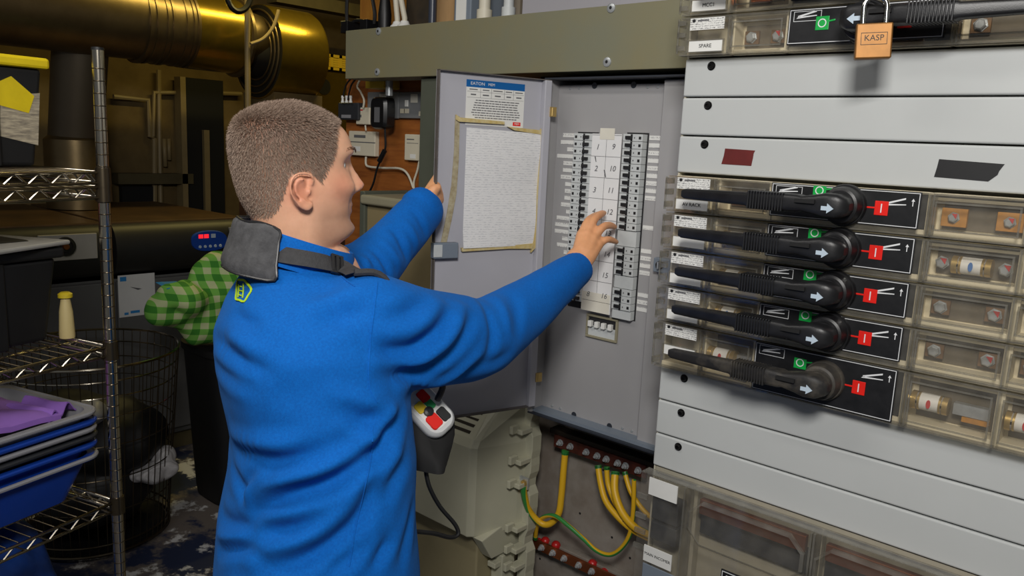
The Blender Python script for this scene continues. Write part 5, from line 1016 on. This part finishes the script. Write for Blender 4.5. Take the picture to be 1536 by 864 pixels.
# left hand: holds the free edge of the open door from behind
LWr = pD(640, 303, 1.872); LK = [pD(660, 262, 1.955), pD(664, 272, 1.965), pD(667, 284, 1.97), pD(668, 296, 1.972)]
limb(mb, [LW, LWr], [.028, .026])
for k, r in zip(LK, (.013, .013, .0125, .0115)): limb(mb, [LWr, LWr.lerp(k, .5), k], [.022, .018, r], 14)
for i, k in enumerate(LK):
    q = k + CRh * .028 + CFh * .045 + UP * (.012 - .004 * i); finger(mb, k, [k.lerp(q, .55) + CFh * .004, q, q + CRh * .024 + CFh * .016], .0085 if i < 3 else .0072)
P, R = smooth_chain([pD(643, 297, 1.872), pD(648, 289, 1.874), pD(652, 284, 1.872), pD(657, 281, 1.874)], [.018, .0145, .0120, .0090], 4); limb(mb, P, R, 12)
body = remeshed(mb, .003, 'person', 4)
# skin tone by region (its own pigment: ruddier ears and cheeks, tanned hands, stubble on the jaw, scalp under the hair)
co = coords(body); HMIn = np.array(HMI); hl = co @ HMIn[:3, :3].T + HMIn[:3, 3]
def hair_mask(h):
    x, y, z = np.abs(h[:, 0]), h[:, 1], h[:, 2]
    zl = np.interp(y, [-.12, -.06, -.046, -.036, -.026, .004, .010, .026, .032, .05, .09], [-.058, -.064, -.050, -.024, .008, .014, .008, -.008, .002, .028, .03])
    yl = np.interp(z, [-.01, .02, .04, .058, .072, .09, .105, .13], [.030, .042, .053, .058, .057, .064, .062, .06])
    yl = yl + np.clip(.06 - x, 0, .06) * np.interp(z, [.06, .09], [0, .16])
    return np.clip((z - zl) / .008, 0, 1) * np.clip((yl - y) / .006, 0, 1)
tone = np.tile(np.array(lin((244, 190, 156))), (len(co), 1))
isn = hl[:, 2] > -.25
def blend(mask, col):
    global tone
    m = np.clip(mask, 0, 1)[:, None]; tone = tone * (1 - m) + np.array(lin(col)) * m
hd = (np.abs(hl[:, 0]) < .12) & (np.abs(hl[:, 1]) < .15) & (hl[:, 2] > -.25)
blend(~hd * 1.0, (232, 170, 124))
g3 = lambda x0, y0, z0, s: np.exp(-((np.abs(hl[:, 0]) - x0)**2 + (hl[:, 1] - y0)**2 + (hl[:, 2] - z0)**2) / s**2) * hd
blend(.55 * g3(.05, .06, -.012, .03), (214, 124, 100)); blend(.6 * g3(.09, -.012, -.015, .03), (216, 124, 98)); blend(.5 * g3(0, .115, -.015, .018), (218, 130, 108))
blend(.42 * np.clip((-.035 - hl[:, 2]) / .03, 0, 1) * np.clip((hl[:, 1] - .0) / .03, 0, 1) * hd * np.clip((hl[:, 2] + .125) / .02, 0, 1), (128, 98, 84))
blend(.35 * np.clip((-.13 - hl[:, 2]) / .03, 0, 1) * hd, (204, 132, 100))
blend(.80 * hair_mask(hl) * hd * (np.abs(hl[:, 0]) < .083), (140, 108, 92))
lips = np.exp(-((hl[:, 2] + .0555) / .009)**2 - (hl[:, 0] / .024)**2) * (hl[:, 1] > .08); blend(.6 * lips, (176, 92, 84))
ca = body.color_attributes.new('tone', 'FLOAT_COLOR', 'POINT'); ca.data.foreach_set('color', np.concatenate([tone, np.ones((len(co), 1))], 1).astype(np.float32).ravel())
ms = MATS['skin']; nt = ms.node_tree; at_ = nt.nodes.new('ShaderNodeAttribute'); at_.attribute_name = 'tone'
rampn = [n for n in nt.nodes if n.type == 'VALTORGB'][0]; rampn.color_ramp.elements[0].color = (.86, .82, .80, 1); rampn.color_ramp.elements[1].color = (1, 1, 1, 1)
mxn = nt.nodes.new('ShaderNodeMix'); mxn.data_type = 'RGBA'; mxn.blend_type = 'MULTIPLY'; mxn.inputs[0].default_value = 1
nt.links.new(at_.outputs['Color'], mxn.inputs[6]); nt.links.new(rampn.outputs[0], mxn.inputs[7]); nt.links.new(mxn.outputs[2], nt.nodes['Principled BSDF'].inputs['Base Color'])
nt.nodes['Principled BSDF'].inputs['Subsurface Weight'].default_value = .12; nt.nodes['Principled BSDF'].inputs['Subsurface Radius'].default_value = (.01, .004, .002)
body.materials.append(ms)
body.polygons.foreach_set('use_smooth', np.ones(len(body.polygons), bool))
man = bpy.data.objects.new('person', body); COL.objects.link(man); ORG[man.name] = Vector()
tag(man, 'person in a bright blue sweatshirt pointing at the breaker board, back to us', 'person')
# eyes
for s in (-1, 1):
    c = HM @ Vector((s * .031, .0672, .022)); e = MB().ell(c, (.0112, .0112, .0112), 20, 14).build('eye', 'eye_white', man, smooth=True)
    MB().ell(c + HF2 * .0083, (.0052, .0036, .0052), 14, 8, HM.to_3x3()).build('iris', 'iris', e, smooth=True)
    br = MB()
    rnd = random.Random(3 + s)
    for i in range(220):
        u = rnd.random(); p = HM @ Vector((s * (.014 + .034 * u), .1015 - .010 * u - .016 * u * u, .0445 + .006 * math.sin(u * 2.6) + rnd.uniform(-.0028, .0028))); q = p + HM.to_3x3() @ Vector((s * .006, .0006, .0015 + rnd.uniform(-.002, .001)))
        w_ = UP * .0004; br.add([p - w_, p + w_, q], [(0, 1, 2)])
    br.build('eyebrow', mat('brow_hair', (116, 92, 74), .7), man, kind='stuff')
# hair: short clipped strands rooted in the scalp
rg = np.random.default_rng(5); hm_ = hair_mask(hl) * hd * (np.abs(hl[:, 0]) < .0835)
tri = np.array([(p.vertices[0], p.vertices[1], p.vertices[2]) for p in body.polygons if hm_[p.vertices[0]] > .05])
nrm = normals(body); NS = 60000
pick = rg.integers(0, len(tri), NS); w = rg.dirichlet((1, 1, 1), NS)
root = (co[tri[pick]] * w[..., None]).sum(1); nr = nrm[tri[pick, 0]]; lr = (hl[tri[pick]] * w[..., None]).sum(1); keep = rg.random(NS) < (hm_[tri[pick]] * w).sum(1) ** .7
root, nr, lr = root[keep], nr[keep], lr[keep]
HMn = np.array(HM)[:3, :3]
z, y = lr[:, 2], lr[:, 1]
topw = np.clip((z - .07) / .04, 0, 1)
crown = np.array([0, -.055, .11])
rad = lr - crown; rad /= np.linalg.norm(rad, axis=1)[:, None] + 1e-6
flow = (rad * (1 - topw[:, None]) + np.array([.25, .9, .05]) * topw[:, None] * .9 + np.array([0, .05, -.55]) * (1 - topw[:, None])) @ HMn.T
ln = np.interp(z, [-.06, -.03, .02, .07, .1, .13], [.0035, .005, .007, .009, .0105, .011]) * rg.uniform(.6, 1.15, len(z))
dirv = nr * np.interp(z, [-.05, .05, .1], [.25, .42, .75])[:, None] + flow * .62 + rg.normal(0, .16, (len(z), 3)); dirv /= np.linalg.norm(dirv, axis=1)[:, None]
side = np.cross(dirv, rg.normal(0, 1, dirv.shape)); side /= np.linalg.norm(side, axis=1)[:, None]; wd = rg.uniform(.0003, .00055, len(z))[:, None]
mid = root + dirv * ln[:, None] * .55; tip_ = root + dirv * ln[:, None] - nr * ln[:, None] * .12 + flow * ln[:, None] * .12; root = root - nr * .0006
hv = np.stack([root - side * wd, root + side * wd, mid + side * wd * .8, mid - side * wd * .8, tip_], 1).reshape(-1, 3)
k = np.arange(len(z))[:, None] * 5
hme = bpy.data.meshes.new('hair'); fq = (k + np.array([0, 1, 2, 3])).tolist() + (k + np.array([3, 2, 4])).tolist(); hme.from_pydata(hv.tolist(), [], fq)
hmat = mat('hair_brown', (184, 162, 144), .55, 0, .5, 900, col2=(104, 84, 72), spec=.3); hme.materials.append(hmat)
ho = bpy.data.objects.new('hair', hme); COL.objects.link(ho); ho.parent = man; ho['label'] = 'short clipped greying brown hair'; ho['kind'] = 'stuff'
# ---- sweatshirt
sm = MB(); n = 40
TR = [(918, 474, 1.43, .222, .158), (908, 474, 1.43, .232, .166), (890, 474, 1.43, .238, .172), (850, 474, 1.43, .238, .172), (780, 475, 1.43, .238, .166), (720, 480, 1.43, .236, .156), (660, 484, 1.43, .232, .152), (600, 474, 1.43, .234, .156), (545, 466, 1.43, .238, .160), (495, 460, 1.43, .236, .156), (455, 456, 1.43, .215, .134), (425, 450, 1.43, .172, .104), (400, 445, 1.43, .118, .083), (378, 440, 1.425, .088, .078), (366, 438, 1.425, .076, .073)]
rings = []
for py, px, dep, a, b_ in TR:
    c = pD(px, py, dep); rings.append([c + BL * (a * math.copysign(abs(math.cos(t)) ** .9, math.cos(t))) + BF * (b_ * math.copysign(abs(math.sin(t)) ** .85, math.sin(t))) for t in (2 * math.pi * i / n for i in range(n))])
sm.loft(rings)
limb(sm, *smooth_chain([pD(548, 492, 1.36), pD(610, 505, 1.42), pD(668, 508, 1.50), RE, pD(778, 468, 1.68), pD(830, 430, 1.77), pD(857, 409, 1.82)], [.098, .094, .088, .076, .064, .050, .042], 4), n=28)
limb(sm, *smooth_chain([pD(497, 432, 1.60), pD(515, 425, 1.64), pD(548, 406, 1.70), pD(585, 371, 1.77), pD(614, 338, 1.83), pD(634, 316, 1.865)], [.080, .076, .066, .058, .054, .050], 4), n=28)
shirt = remeshed(sm, .0055, 'sweatshirt', 9)
co = coords(shirt); nr = normals(shirt)
bv = BVHTree.FromPolygons([Vector(c) for c in co], [tuple(p.vertices) for p in shirt.polygons])
def hit(px, py, bvh=None, off=0.0):
    h = (bvh or bv).ray_cast(CO, ray(px, py).normalized())
    return (h[0] + h[1] * off, h[1]) if h[0] is not None else (None, None)
# cloth folds: (surface line as seen, depth m (+ ridge, - valley), half width m)
FOLDS = [([(322, 505), (345, 527), (368, 543), (398, 556)], -.011, .013), ([(318, 480), (345, 506), (380, 528)], .007, .014), ([(325, 545), (350, 566), (385, 580)], -.006, .012), ([(352, 470), (368, 480), (386, 484)], -.006, .010),
    ([(455, 470), (500, 455), (545, 440)], .006, .020), ([(470, 490), (520, 470), (560, 462)], -.005, .016), ([(400, 590), (450, 600), (510, 600)], -.004, .03),
    ([(352, 672), (390, 688), (430, 692), (470, 678)], -.009, .013), ([(348, 655), (400, 668), (450, 668)], .006, .014),
    ([(368, 755), (400, 735), (440, 715), (490, 702), (530, 680), (556, 650)], .012, .014), ([(385, 765), (430, 742), (480, 728), (525, 705), (552, 680)], -.013, .012), ([(372, 748), (380, 730), (398, 712)], .008, .009),
    ([(395, 778), (450, 772), (490, 755), (520, 735)], .009, .014), ([(402, 795), (440, 792), (475, 780)], -.008, .011),
    ([(375, 832), (420, 826), (470, 802), (515, 770), (540, 730), (552, 700)], .012, .016), ([(400, 846), (450, 838), (500, 812), (535, 775), (553, 735)], -.015, .014),
    ([(490, 858), (520, 838), (540, 815)], -.010, .012), ([(332, 770), (348, 784), (372, 790)], -.006, .011), ([(330, 830), (360, 822), (395, 832)], -.008, .010), ([(350, 702), (362, 730), (370, 752)], -.007, .011), ([(328, 800), (345, 806), (370, 806)], .006, .010),
    ([(555, 690), (580, 655), (602, 625), (622, 600)], -.012, .012), ([(570, 720), (600, 670), (622, 625)], .008, .014), ([(548, 668), (572, 640), (590, 612)], .007, .012), ([(575, 760), (590, 720), (606, 690)], -.006, .012), ([(600, 850), (612, 800), (620, 760)], -.006, .012), ([(560, 852), (575, 825), (582, 808)], -.008, .010),
    ([(510, 608), (545, 625), (575, 638)], -.010, .014), ([(500, 595), (540, 608), (580, 612)], .006, .014),
    ([(572, 562), (620, 560), (660, 545), (692, 515), (706, 478)], -.010, .012), ([(570, 545), (620, 540), (655, 520), (682, 490), (694, 460)], .009, .013), ([(575, 528), (615, 525), (648, 505), (672, 475)], -.010, .012), ([(572, 500), (610, 496), (640, 478), (660, 455)], .007, .014), ([(575, 478), (610, 468), (640, 452)], -.005, .013),
    ([(600, 578), (650, 574), (695, 552), (722, 525)], .009, .012), ([(720, 452), (735, 475), (740, 505), (732, 535)], -.008, .012), ([(742, 445), (757, 470), (762, 505)], .006, .012), ([(768, 440), (778, 470), (778, 500)], -.004, .012), ([(700, 556), (735, 545), (765, 530)], -.005, .012),
    ([(560, 376), (575, 392), (582, 410)], -.008, .009), ([(575, 362), (592, 385), (600, 398)], .006, .010), ([(590, 345), (605, 368), (612, 388)], -.009, .010), ([(605, 332), (622, 355), (628, 372)], .006, .010), ([(545, 385), (556, 402), (560, 415)], .006, .009), ([(620, 318), (634, 338), (640, 352)], -.005, .009), ([(522, 388), (534, 402), (545, 420)], -.007, .010)]
disp = np.zeros(len(co))
for line, amp, wid in FOLDS:
    P = []
    for px, py in line:
        h, nn = hit(px, py)
        if h is not None and (not P or (h - P[-1]).length < .16): P.append(h)
    if len(P) < 2: continue
    Q = np.array([tuple(q) for q in spline(P, 7)]); m = len(Q); env = np.sin(np.linspace(.18, math.pi - .18, m)) ** .7
    lo, hi_ = Q.min(0) - .08, Q.max(0) + .08; sel = np.where(((co > lo) & (co < hi_)).all(1))[0]
    d = np.linalg.norm(co[sel][:, None] - Q[None], axis=2); j = d.argmin(1); dm = d[np.arange(len(sel)), j]
    disp[sel] += amp * env[j] * (np.exp(-(dm / wid)**2) - .35 * np.exp(-((dm - 2.1 * wid) / wid)**2))
nz_ = np.array([noise.noise(Vector(c) * 9) * .0035 + noise.noise(Vector(c) * 23 + Vector((5, 1, 2))) * .0012 for c in co])
# gathered ribs at hem and cuffs
pel = np.array(tuple(PEL)); hemz = co[:, 2]
setco(shirt, co + nr * (disp + nz_)[:, None]); relax_mesh(shirt, 1)
def cloth_mat(name, c1, c2):
    m = mat(name, c1, .88, 0, .12, 260, col2=c2, bump=.25, bscale=900, spec=.25); b_ = m.node_tree.nodes['Principled BSDF']; b_.inputs['Sheen Weight'].default_value = .05; b_.inputs['Sheen Roughness'].default_value = .5; b_.inputs['Sheen Tint'].default_value = (.25, .6, 1, 1); return m
cloth_mat('sweat_blue', (0, 102, 192), (0, 88, 172))
shirt.materials.append(MATS['sweat_blue']); shirt.polygons.foreach_set('use_smooth', np.ones(len(shirt.polygons), bool))
so = bpy.data.objects.new('sweatshirt', shirt); COL.objects.link(so); so.parent = man; so['label'] = 'bright blue crew-neck sweatshirt'; ORG[so.name] = Vector()
bv = BVHTree.FromPolygons([Vector(c) for c in coords(shirt)], [tuple(p.vertices) for p in shirt.polygons])
# cuffs
for nm, a, b_, r in (('r', pD(846, 418, 1.80), pD(868, 401, 1.845), .0405), ('l', pD(628, 316, 1.855), pD(640, 305, 1.876), .047)):
    d = (b_ - a).normalized(); x = d.orthogonal().normalized(); y = d.cross(x); L_ = (b_ - a).length; rg_ = []
    for h, rr in ((-.012, r * .9), (0, r * 1.03), (.3 * L_, r * 1.04), (.8 * L_, r * .98), (L_, r * .92), (L_, r * .82), (.5 * L_, r * .72)):
        rg_.append([a + d * h + (x * math.cos(2 * math.pi * i / 60) + y * math.sin(2 * math.pi * i / 60)) * rr * (1 + .012 * (i % 2)) for i in range(60)])
    MB().loft(rg_, cap=False).build('cuff', 'sweat_blue', so, smooth=True)
# collar band around the neck
cr = []
cc = pD(452, 380, 1.335) + BL * .080 + BF * .010; tilt = (UP * .95 + BF * .30).normalized(); cx_ = BL; cy_ = tilt.cross(cx_)
for h, rr in ((-.034, 1.16), (-.020, 1.13), (0, 1.06), (.012, 1.02), (.018, .985), (.014, .94), (-.02, .93)):
    cr.append([cc + tilt * h + (cx_ * .080 * math.cos(2 * math.pi * i / 72) - cy_ * .096 * math.sin(2 * math.pi * i / 72)) * rr * (1 + .006 * (i % 2)) for i in range(72)])
MB().loft(cr, cap=False).build('collar', 'sweat_blue', so, smooth=True)
# seams
def on_shirt(line, off, n=6): 
    out = []
    for q in spline([(x, y, 0) for x, y in line], n):
        h, nn = hit(q.x, q.y, off=off)
        if h is not None and (not out or (h - out[-1][0]).length < .06): out.append((h, nn))
    return out
for line in ([(566, 424), (562, 460), (556, 510), (553, 560), (556, 585), (566, 604)], [(559, 640), (556, 690), (545, 740), (534, 790), (524, 850)], [(506, 408), (518, 420), (532, 430)]):
    P = on_shirt(line, .0006); MB().tube([p for p, _ in P], .0011, 6).build('seam', 'sweat_blue', so, smooth=True)
# emblem on the back below the neck strap
hL = [hit(x, y, off=.0012)[0] for x, y in ((356, 421), (368, 420), (378, 434), (366, 453), (354, 448))]
c0, nn = hit(366, 437, off=.0012)
ex = (hL[2] - hL[0].lerp(hL[4], .5)).normalized(); ey = nn.cross(ex).normalized()
def ribbon_on(name, path, half, off, m, par, thick=.0015, closed=False, n=4, bvh=None):
    P = []
    for q in (spline([(x, y, 0) for x, y in path], n, closed)):
        h, nn_ = hit(q.x, q.y, bvh, off)
        if h is not None: P.append((h, nn_))
    up_, dn_ = [], []
    m_ = len(P); rr = []
    for i in range(m_):
        t = (P[(i + 1) % m_][0] - P[i - 1][0]) if closed else (P[min(i + 1, m_ - 1)][0] - P[max(i - 1, 0)][0]); s_ = P[i][1].cross(t).normalized(); hf = half if not isinstance(half, (list, tuple)) else np.interp(i / (m_ - 1), np.linspace(0, 1, len(half)), half)
        c = P[i][0]; w_ = s_ * hf; k_ = P[i][1] * thick
        rr.append([c - w_, c + w_, c + w_ + k_, c - w_ + k_])
    return MB().loft(rr, cap=not closed, loop=closed).build(name, m, par, smooth=False, bevel=0)
lg = ribbon_on('emblem', [(357, 421), (362, 420.5), (367, 421), (373, 427), (378, 435), (373, 444), (367, 453), (361, 451), (355, 449), (355.5, 440), (356, 430)], .0018, .0008, 'logo_lime', so, closed=True, n=3)
for line in ([(359, 427), (359, 436), (358, 446)], [(359, 436.5), (366, 437.5)], [(366, 426), (366, 437), (365, 447)], [(359.5, 430), (363, 430.5)], [(359, 443), (363, 444)]):
    ribbon_on('emblem_stroke', line, .0010, .0008, 'logo_lime', so, n=2)
# trousers and shoes (below the picture)
tm = MB(); limb(tm, [PEL + UP * .06, PEL - UP * .02], [.150, .155])
for s, ff in ((1, .03), (-1, -.05)):
    hip = PEL + BL * s * .095 - UP * .03; kn = dn(PEL, .50, .02 + ff, s * .11); an = dn(PEL, .11, -.01 + ff, s * .12); limb(tm, [hip, kn, an], [.118, .086, .072], 24)
tme = remeshed(tm, .010, 'trousers', 4); tme.materials.append(MATS['trouser_blue']); tme.polygons.foreach_set('use_smooth', np.ones(len(tme.polygons), bool)); to = bpy.data.objects.new('trousers', tme); COL.objects.link(to); to.parent = man
for s, ff in ((1, .03), (-1, -.05)):
    an = dn(PEL, .0, -.01 + ff, s * .12); R3 = Matrix(((BL.x, BF.x, 0), (BL.y, BF.y, 0), (0, 0, 1))); sh = MB(); rr = []
    for z_, w_, l0, l1 in ((.002, .046, -.075, .205), (.025, .050, -.08, .21), (.055, .046, -.078, .195), (.085, .040, -.07, .13), (.115, .042, -.062, .055), (.14, .043, -.06, .052)):
        rr.append([an + R3 @ Vector((w_ * math.cos(t), (l0 + l1) / 2 + (l1 - l0) / 2 * math.sin(t), z_)) for t in (2 * math.pi * i / 24 for i in range(24))])
    sh.loft(rr); sh.build('shoe', 'shoe_black', man, smooth=True)
# ---- tester hanging at his front on a padded neck strap
t = thing('electrical_tester', 'black and white handheld tester on a grey padded neck strap', 'tester', tuple(pD(655, 690, 1.46)))

def settle(p, off):
    q, nn_, _, dd = bv.find_nearest(p)
    if (p - q).dot(nn_) < off: return q + nn_ * off
    return p
NC = C7 + BF * .068
rowsA, rowsB = [], []
for j in range(13):
    v = j / 12; rA, rB = [], []
    for i in range(25):
        u = i / 24; th = math.radians(-95 + 158 * u); d = BF * -math.cos(th) - BL * math.sin(th)
        rad_ = .100 + .026 * v ** 1.3; hz = .072 - .084 * v - .010 * abs(math.sin(th)) + (.012 * max(0, u - .8) / .2) * (1 - v)
        rnd_ = 1 - .22 * max(0, (u - .86) / .14) ** 2
        p = settle(NC + d * rad_ + UP * (hz * (rnd_ if hz > -.01 else 1)), .003); e = min(i, 24 - i, j * 1.3, (12 - j) * 1.3)
        rA.append(p + (d * .8 + UP * .5).normalized() * .010 * min(1, .3 + e / 2.2)); rB.append(p - d * .002)
    rowsA.append(rA); rowsB.append(rB)
pm = MB(); w_ = 25; A_ = [q for r in rowsA for q in r] + [q for r in rowsB for q in r]; nA = 13 * 25; fs = []
for j in range(12):
    for i in range(24):
        a = j * w_ + i; fs += [(a, a + 1, a + w_ + 1, a + w_), (nA + a, nA + a + w_, nA + a + w_ + 1, nA + a + 1)]
for j in range(12): fs += [(j * w_, j * w_ + w_, nA + j * w_ + w_, nA + j * w_), (j * w_ + 24, nA + j * w_ + 24, nA + j * w_ + w_ + 24, j * w_ + w_ + 24)]
for i in range(24): fs += [(i, nA + i, nA + i + 1, i + 1), (12 * w_ + i, 12 * w_ + i + 1, nA + 12 * w_ + i + 1, nA + 12 * w_ + i)]
pad = pm.add(A_, fs).build('neck_pad', 'strap_suede', t, smooth=True)
MB().tube(spline([rowsA[12][i] for i in range(0, 25, 3)] + [rowsA[j][24] for j in (9, 6, 3)] + [rowsA[0][i] for i in range(24, -1, -3)], 3), .0022, 6).build('pad_binding', 'buckle', pad, smooth=True)
WP = [hit(x, y)[0] for x, y in ((376, 386), (392, 391), (412, 395), (435, 398), (462, 401), (490, 405), (512, 410), (530, 417))]
wn = [(hit(x, y)[1] * .6 - BL * .75 + UP * .25).normalized() for x, y in ((392, 392), (462, 401), (530, 417))]
WQ = spline([p + UP * (.022 - .012 * i / 7) - BL * (.014 - .008 * i / 7) for i, p in enumerate(WP)], 5); rr = []
for i, p in enumerate(WQ):
    u = i / (len(WQ) - 1); nn_ = wn[0].lerp(wn[1], u * 2) if u < .5 else wn[1].lerp(wn[2], u * 2 - 1); nn_.normalize()
    tt = (WQ[min(i + 1, len(WQ) - 1)] - WQ[max(i - 1, 0)]).normalized(); ss = nn_.cross(tt).normalized() * .0145
    rr.append([p - ss - nn_ * .001, p + ss - nn_ * .001, p + ss + nn_ * .001, p - ss + nn_ * .001])
web = MB().loft(rr).build('webbing', 'strap_web', t)
WI = int(len(WQ) * .80); BKN = wn[1].lerp(wn[2], .6).normalized()
bn = BKN; bk = WQ[WI] + bn * .003; bt = (WQ[WI + 2] - WQ[WI - 2]).normalized(); bs = bn.cross(bt).normalized(); bn = bt.cross(bs)
BKM = Matrix(((bt.x, bs.x, bn.x, bk.x), (bt.y, bs.y, bn.y, bk.y), (bt.z, bs.z, bn.z, bk.z), (0, 0, 0, 1)))
q = MB(BKM); q.box(-.012, .012, -.018, -.014, -.003, .003); q.box(-.012, .012, .014, .018, -.003, .003)
for x in (-.012, -.003, .006): q.box(x, x + .0055, -.015, .015, -.003, .0035)
q.build('buckle', 'buckle', t, bevel=.001)
q = MB(); x0 = WQ[-1]; TC = pD(484, 640, 1.43) + BF * .205
q.tube(spline([x0, x0 + BF * .05 - UP * .01, x0 + BF * .10 - UP * .10, TC - BL * .05 + UP * .09, TC - BL * .03 + UP * .04], 6), .006, 8); q.build('webbing_drop', 'strap_web', t, smooth=True)
# instrument: rounded keypad head over a black pouch
tc_ = pD(642, 612, 1.500); tn = (-CF * .70 + UP * .42 + CRh * .30).normalized(); t1 = CR * .66 + CD * .75; t1 = (t1 - tn * t1.dot(tn)).normalized(); t2 = tn.cross(t1)
TM = Matrix(((t1.x, t2.x, tn.x, tc_.x), (t1.y, t2.y, tn.y, tc_.y), (t1.z, t2.z, tn.z, tc_.z), (0, 0, 0, 1)))
def rrect(a, b_, r, z_, n=6): return [(sx_ * (a - r) + r * math.cos(t0 + k_ * math.pi / 2 / n), sy_ * (b_ - r) + r * math.sin(t0 + k_ * math.pi / 2 / n), z_) for sx_, sy_, t0 in ((1, 1, 0), (-1, 1, math.pi / 2), (-1, -1, math.pi), (1, -1, 3 * math.pi / 2)) for k_ in range(n + 1)]
MB(TM).loft([rrect(.054, .031, .023, -.026), rrect(.057, .034, .026, -.012), rrect(.056, .033, .025, -.003), rrect(.051, .029, .022, .002)]).build('tester_head', 'tester_white', t, smooth=True)
MB(TM).loft([rrect(.044, .023, .016, .0015), rrect(.044, .023, .016, .0030)]).build('keypad', 'label_white', t)
for nm, m_, x, y, a, b_ in (('key_red', 'decal_red', -.022, .008, .013, .010), ('key_green', 'tester_green', -.004, .007, .012, .008), ('key_yellow', 'tester_yellow', -.010, -.012, .011, .010), ('key_red', 'decal_red', .026, -.010, .015, .013), ('key_black', 'ink_black', .028, .013, .014, .010)):
    MB(TM @ Matrix.Translation((x, y, 0))).loft([rrect(a, b_, min(a, b_) * .5, .0025), rrect(a * .92, b_ * .9, min(a, b_) * .45, .0055)]).build(nm, m_, t, smooth=True)
MB(TM).lathe((.006, -.006, .002), (0, 0, 1), [(0, .010), (.007, .009), (.008, .004)], 20).build('dial_knob', 'buckle', t, smooth=True)
pb = pD(640, 700, 1.50); rr = []
for k_, (a, b_) in enumerate(((.058, .034), (.056, .034), (.050, .032), (.044, .030), (.038, .026))):
    c = (tc_ - tn * .02).lerp(pb, k_ / 4); e1 = (t1 * (1 - k_ / 4) + (CRh * .6 - BL * .3) * (k_ / 4)).normalized(); e2 = (t2 * (1 - k_ / 4) + CFh * (k_ / 4) * (1 if t2.dot(CFh) > 0 else -1)).normalized()
    rr.append([c + e1 * x + e2 * y for x, y, _ in rrect(a, b_, .018, 0)])
MB().loft(rr).build('pouch', 'pouch_black', t, smooth=True)
MB().tube(spline([pD(638, 702, 1.50), pD(644, 730, 1.50), pD(660, 760, 1.51), pD(682, 786, 1.52), pD(687, 801, 1.52), pD(675, 806, 1.51), pD(650, 800, 1.49), pD(620, 797, 1.46)], 8), .0042, 8).build('test_lead', 'cable_black', t, smooth=True)
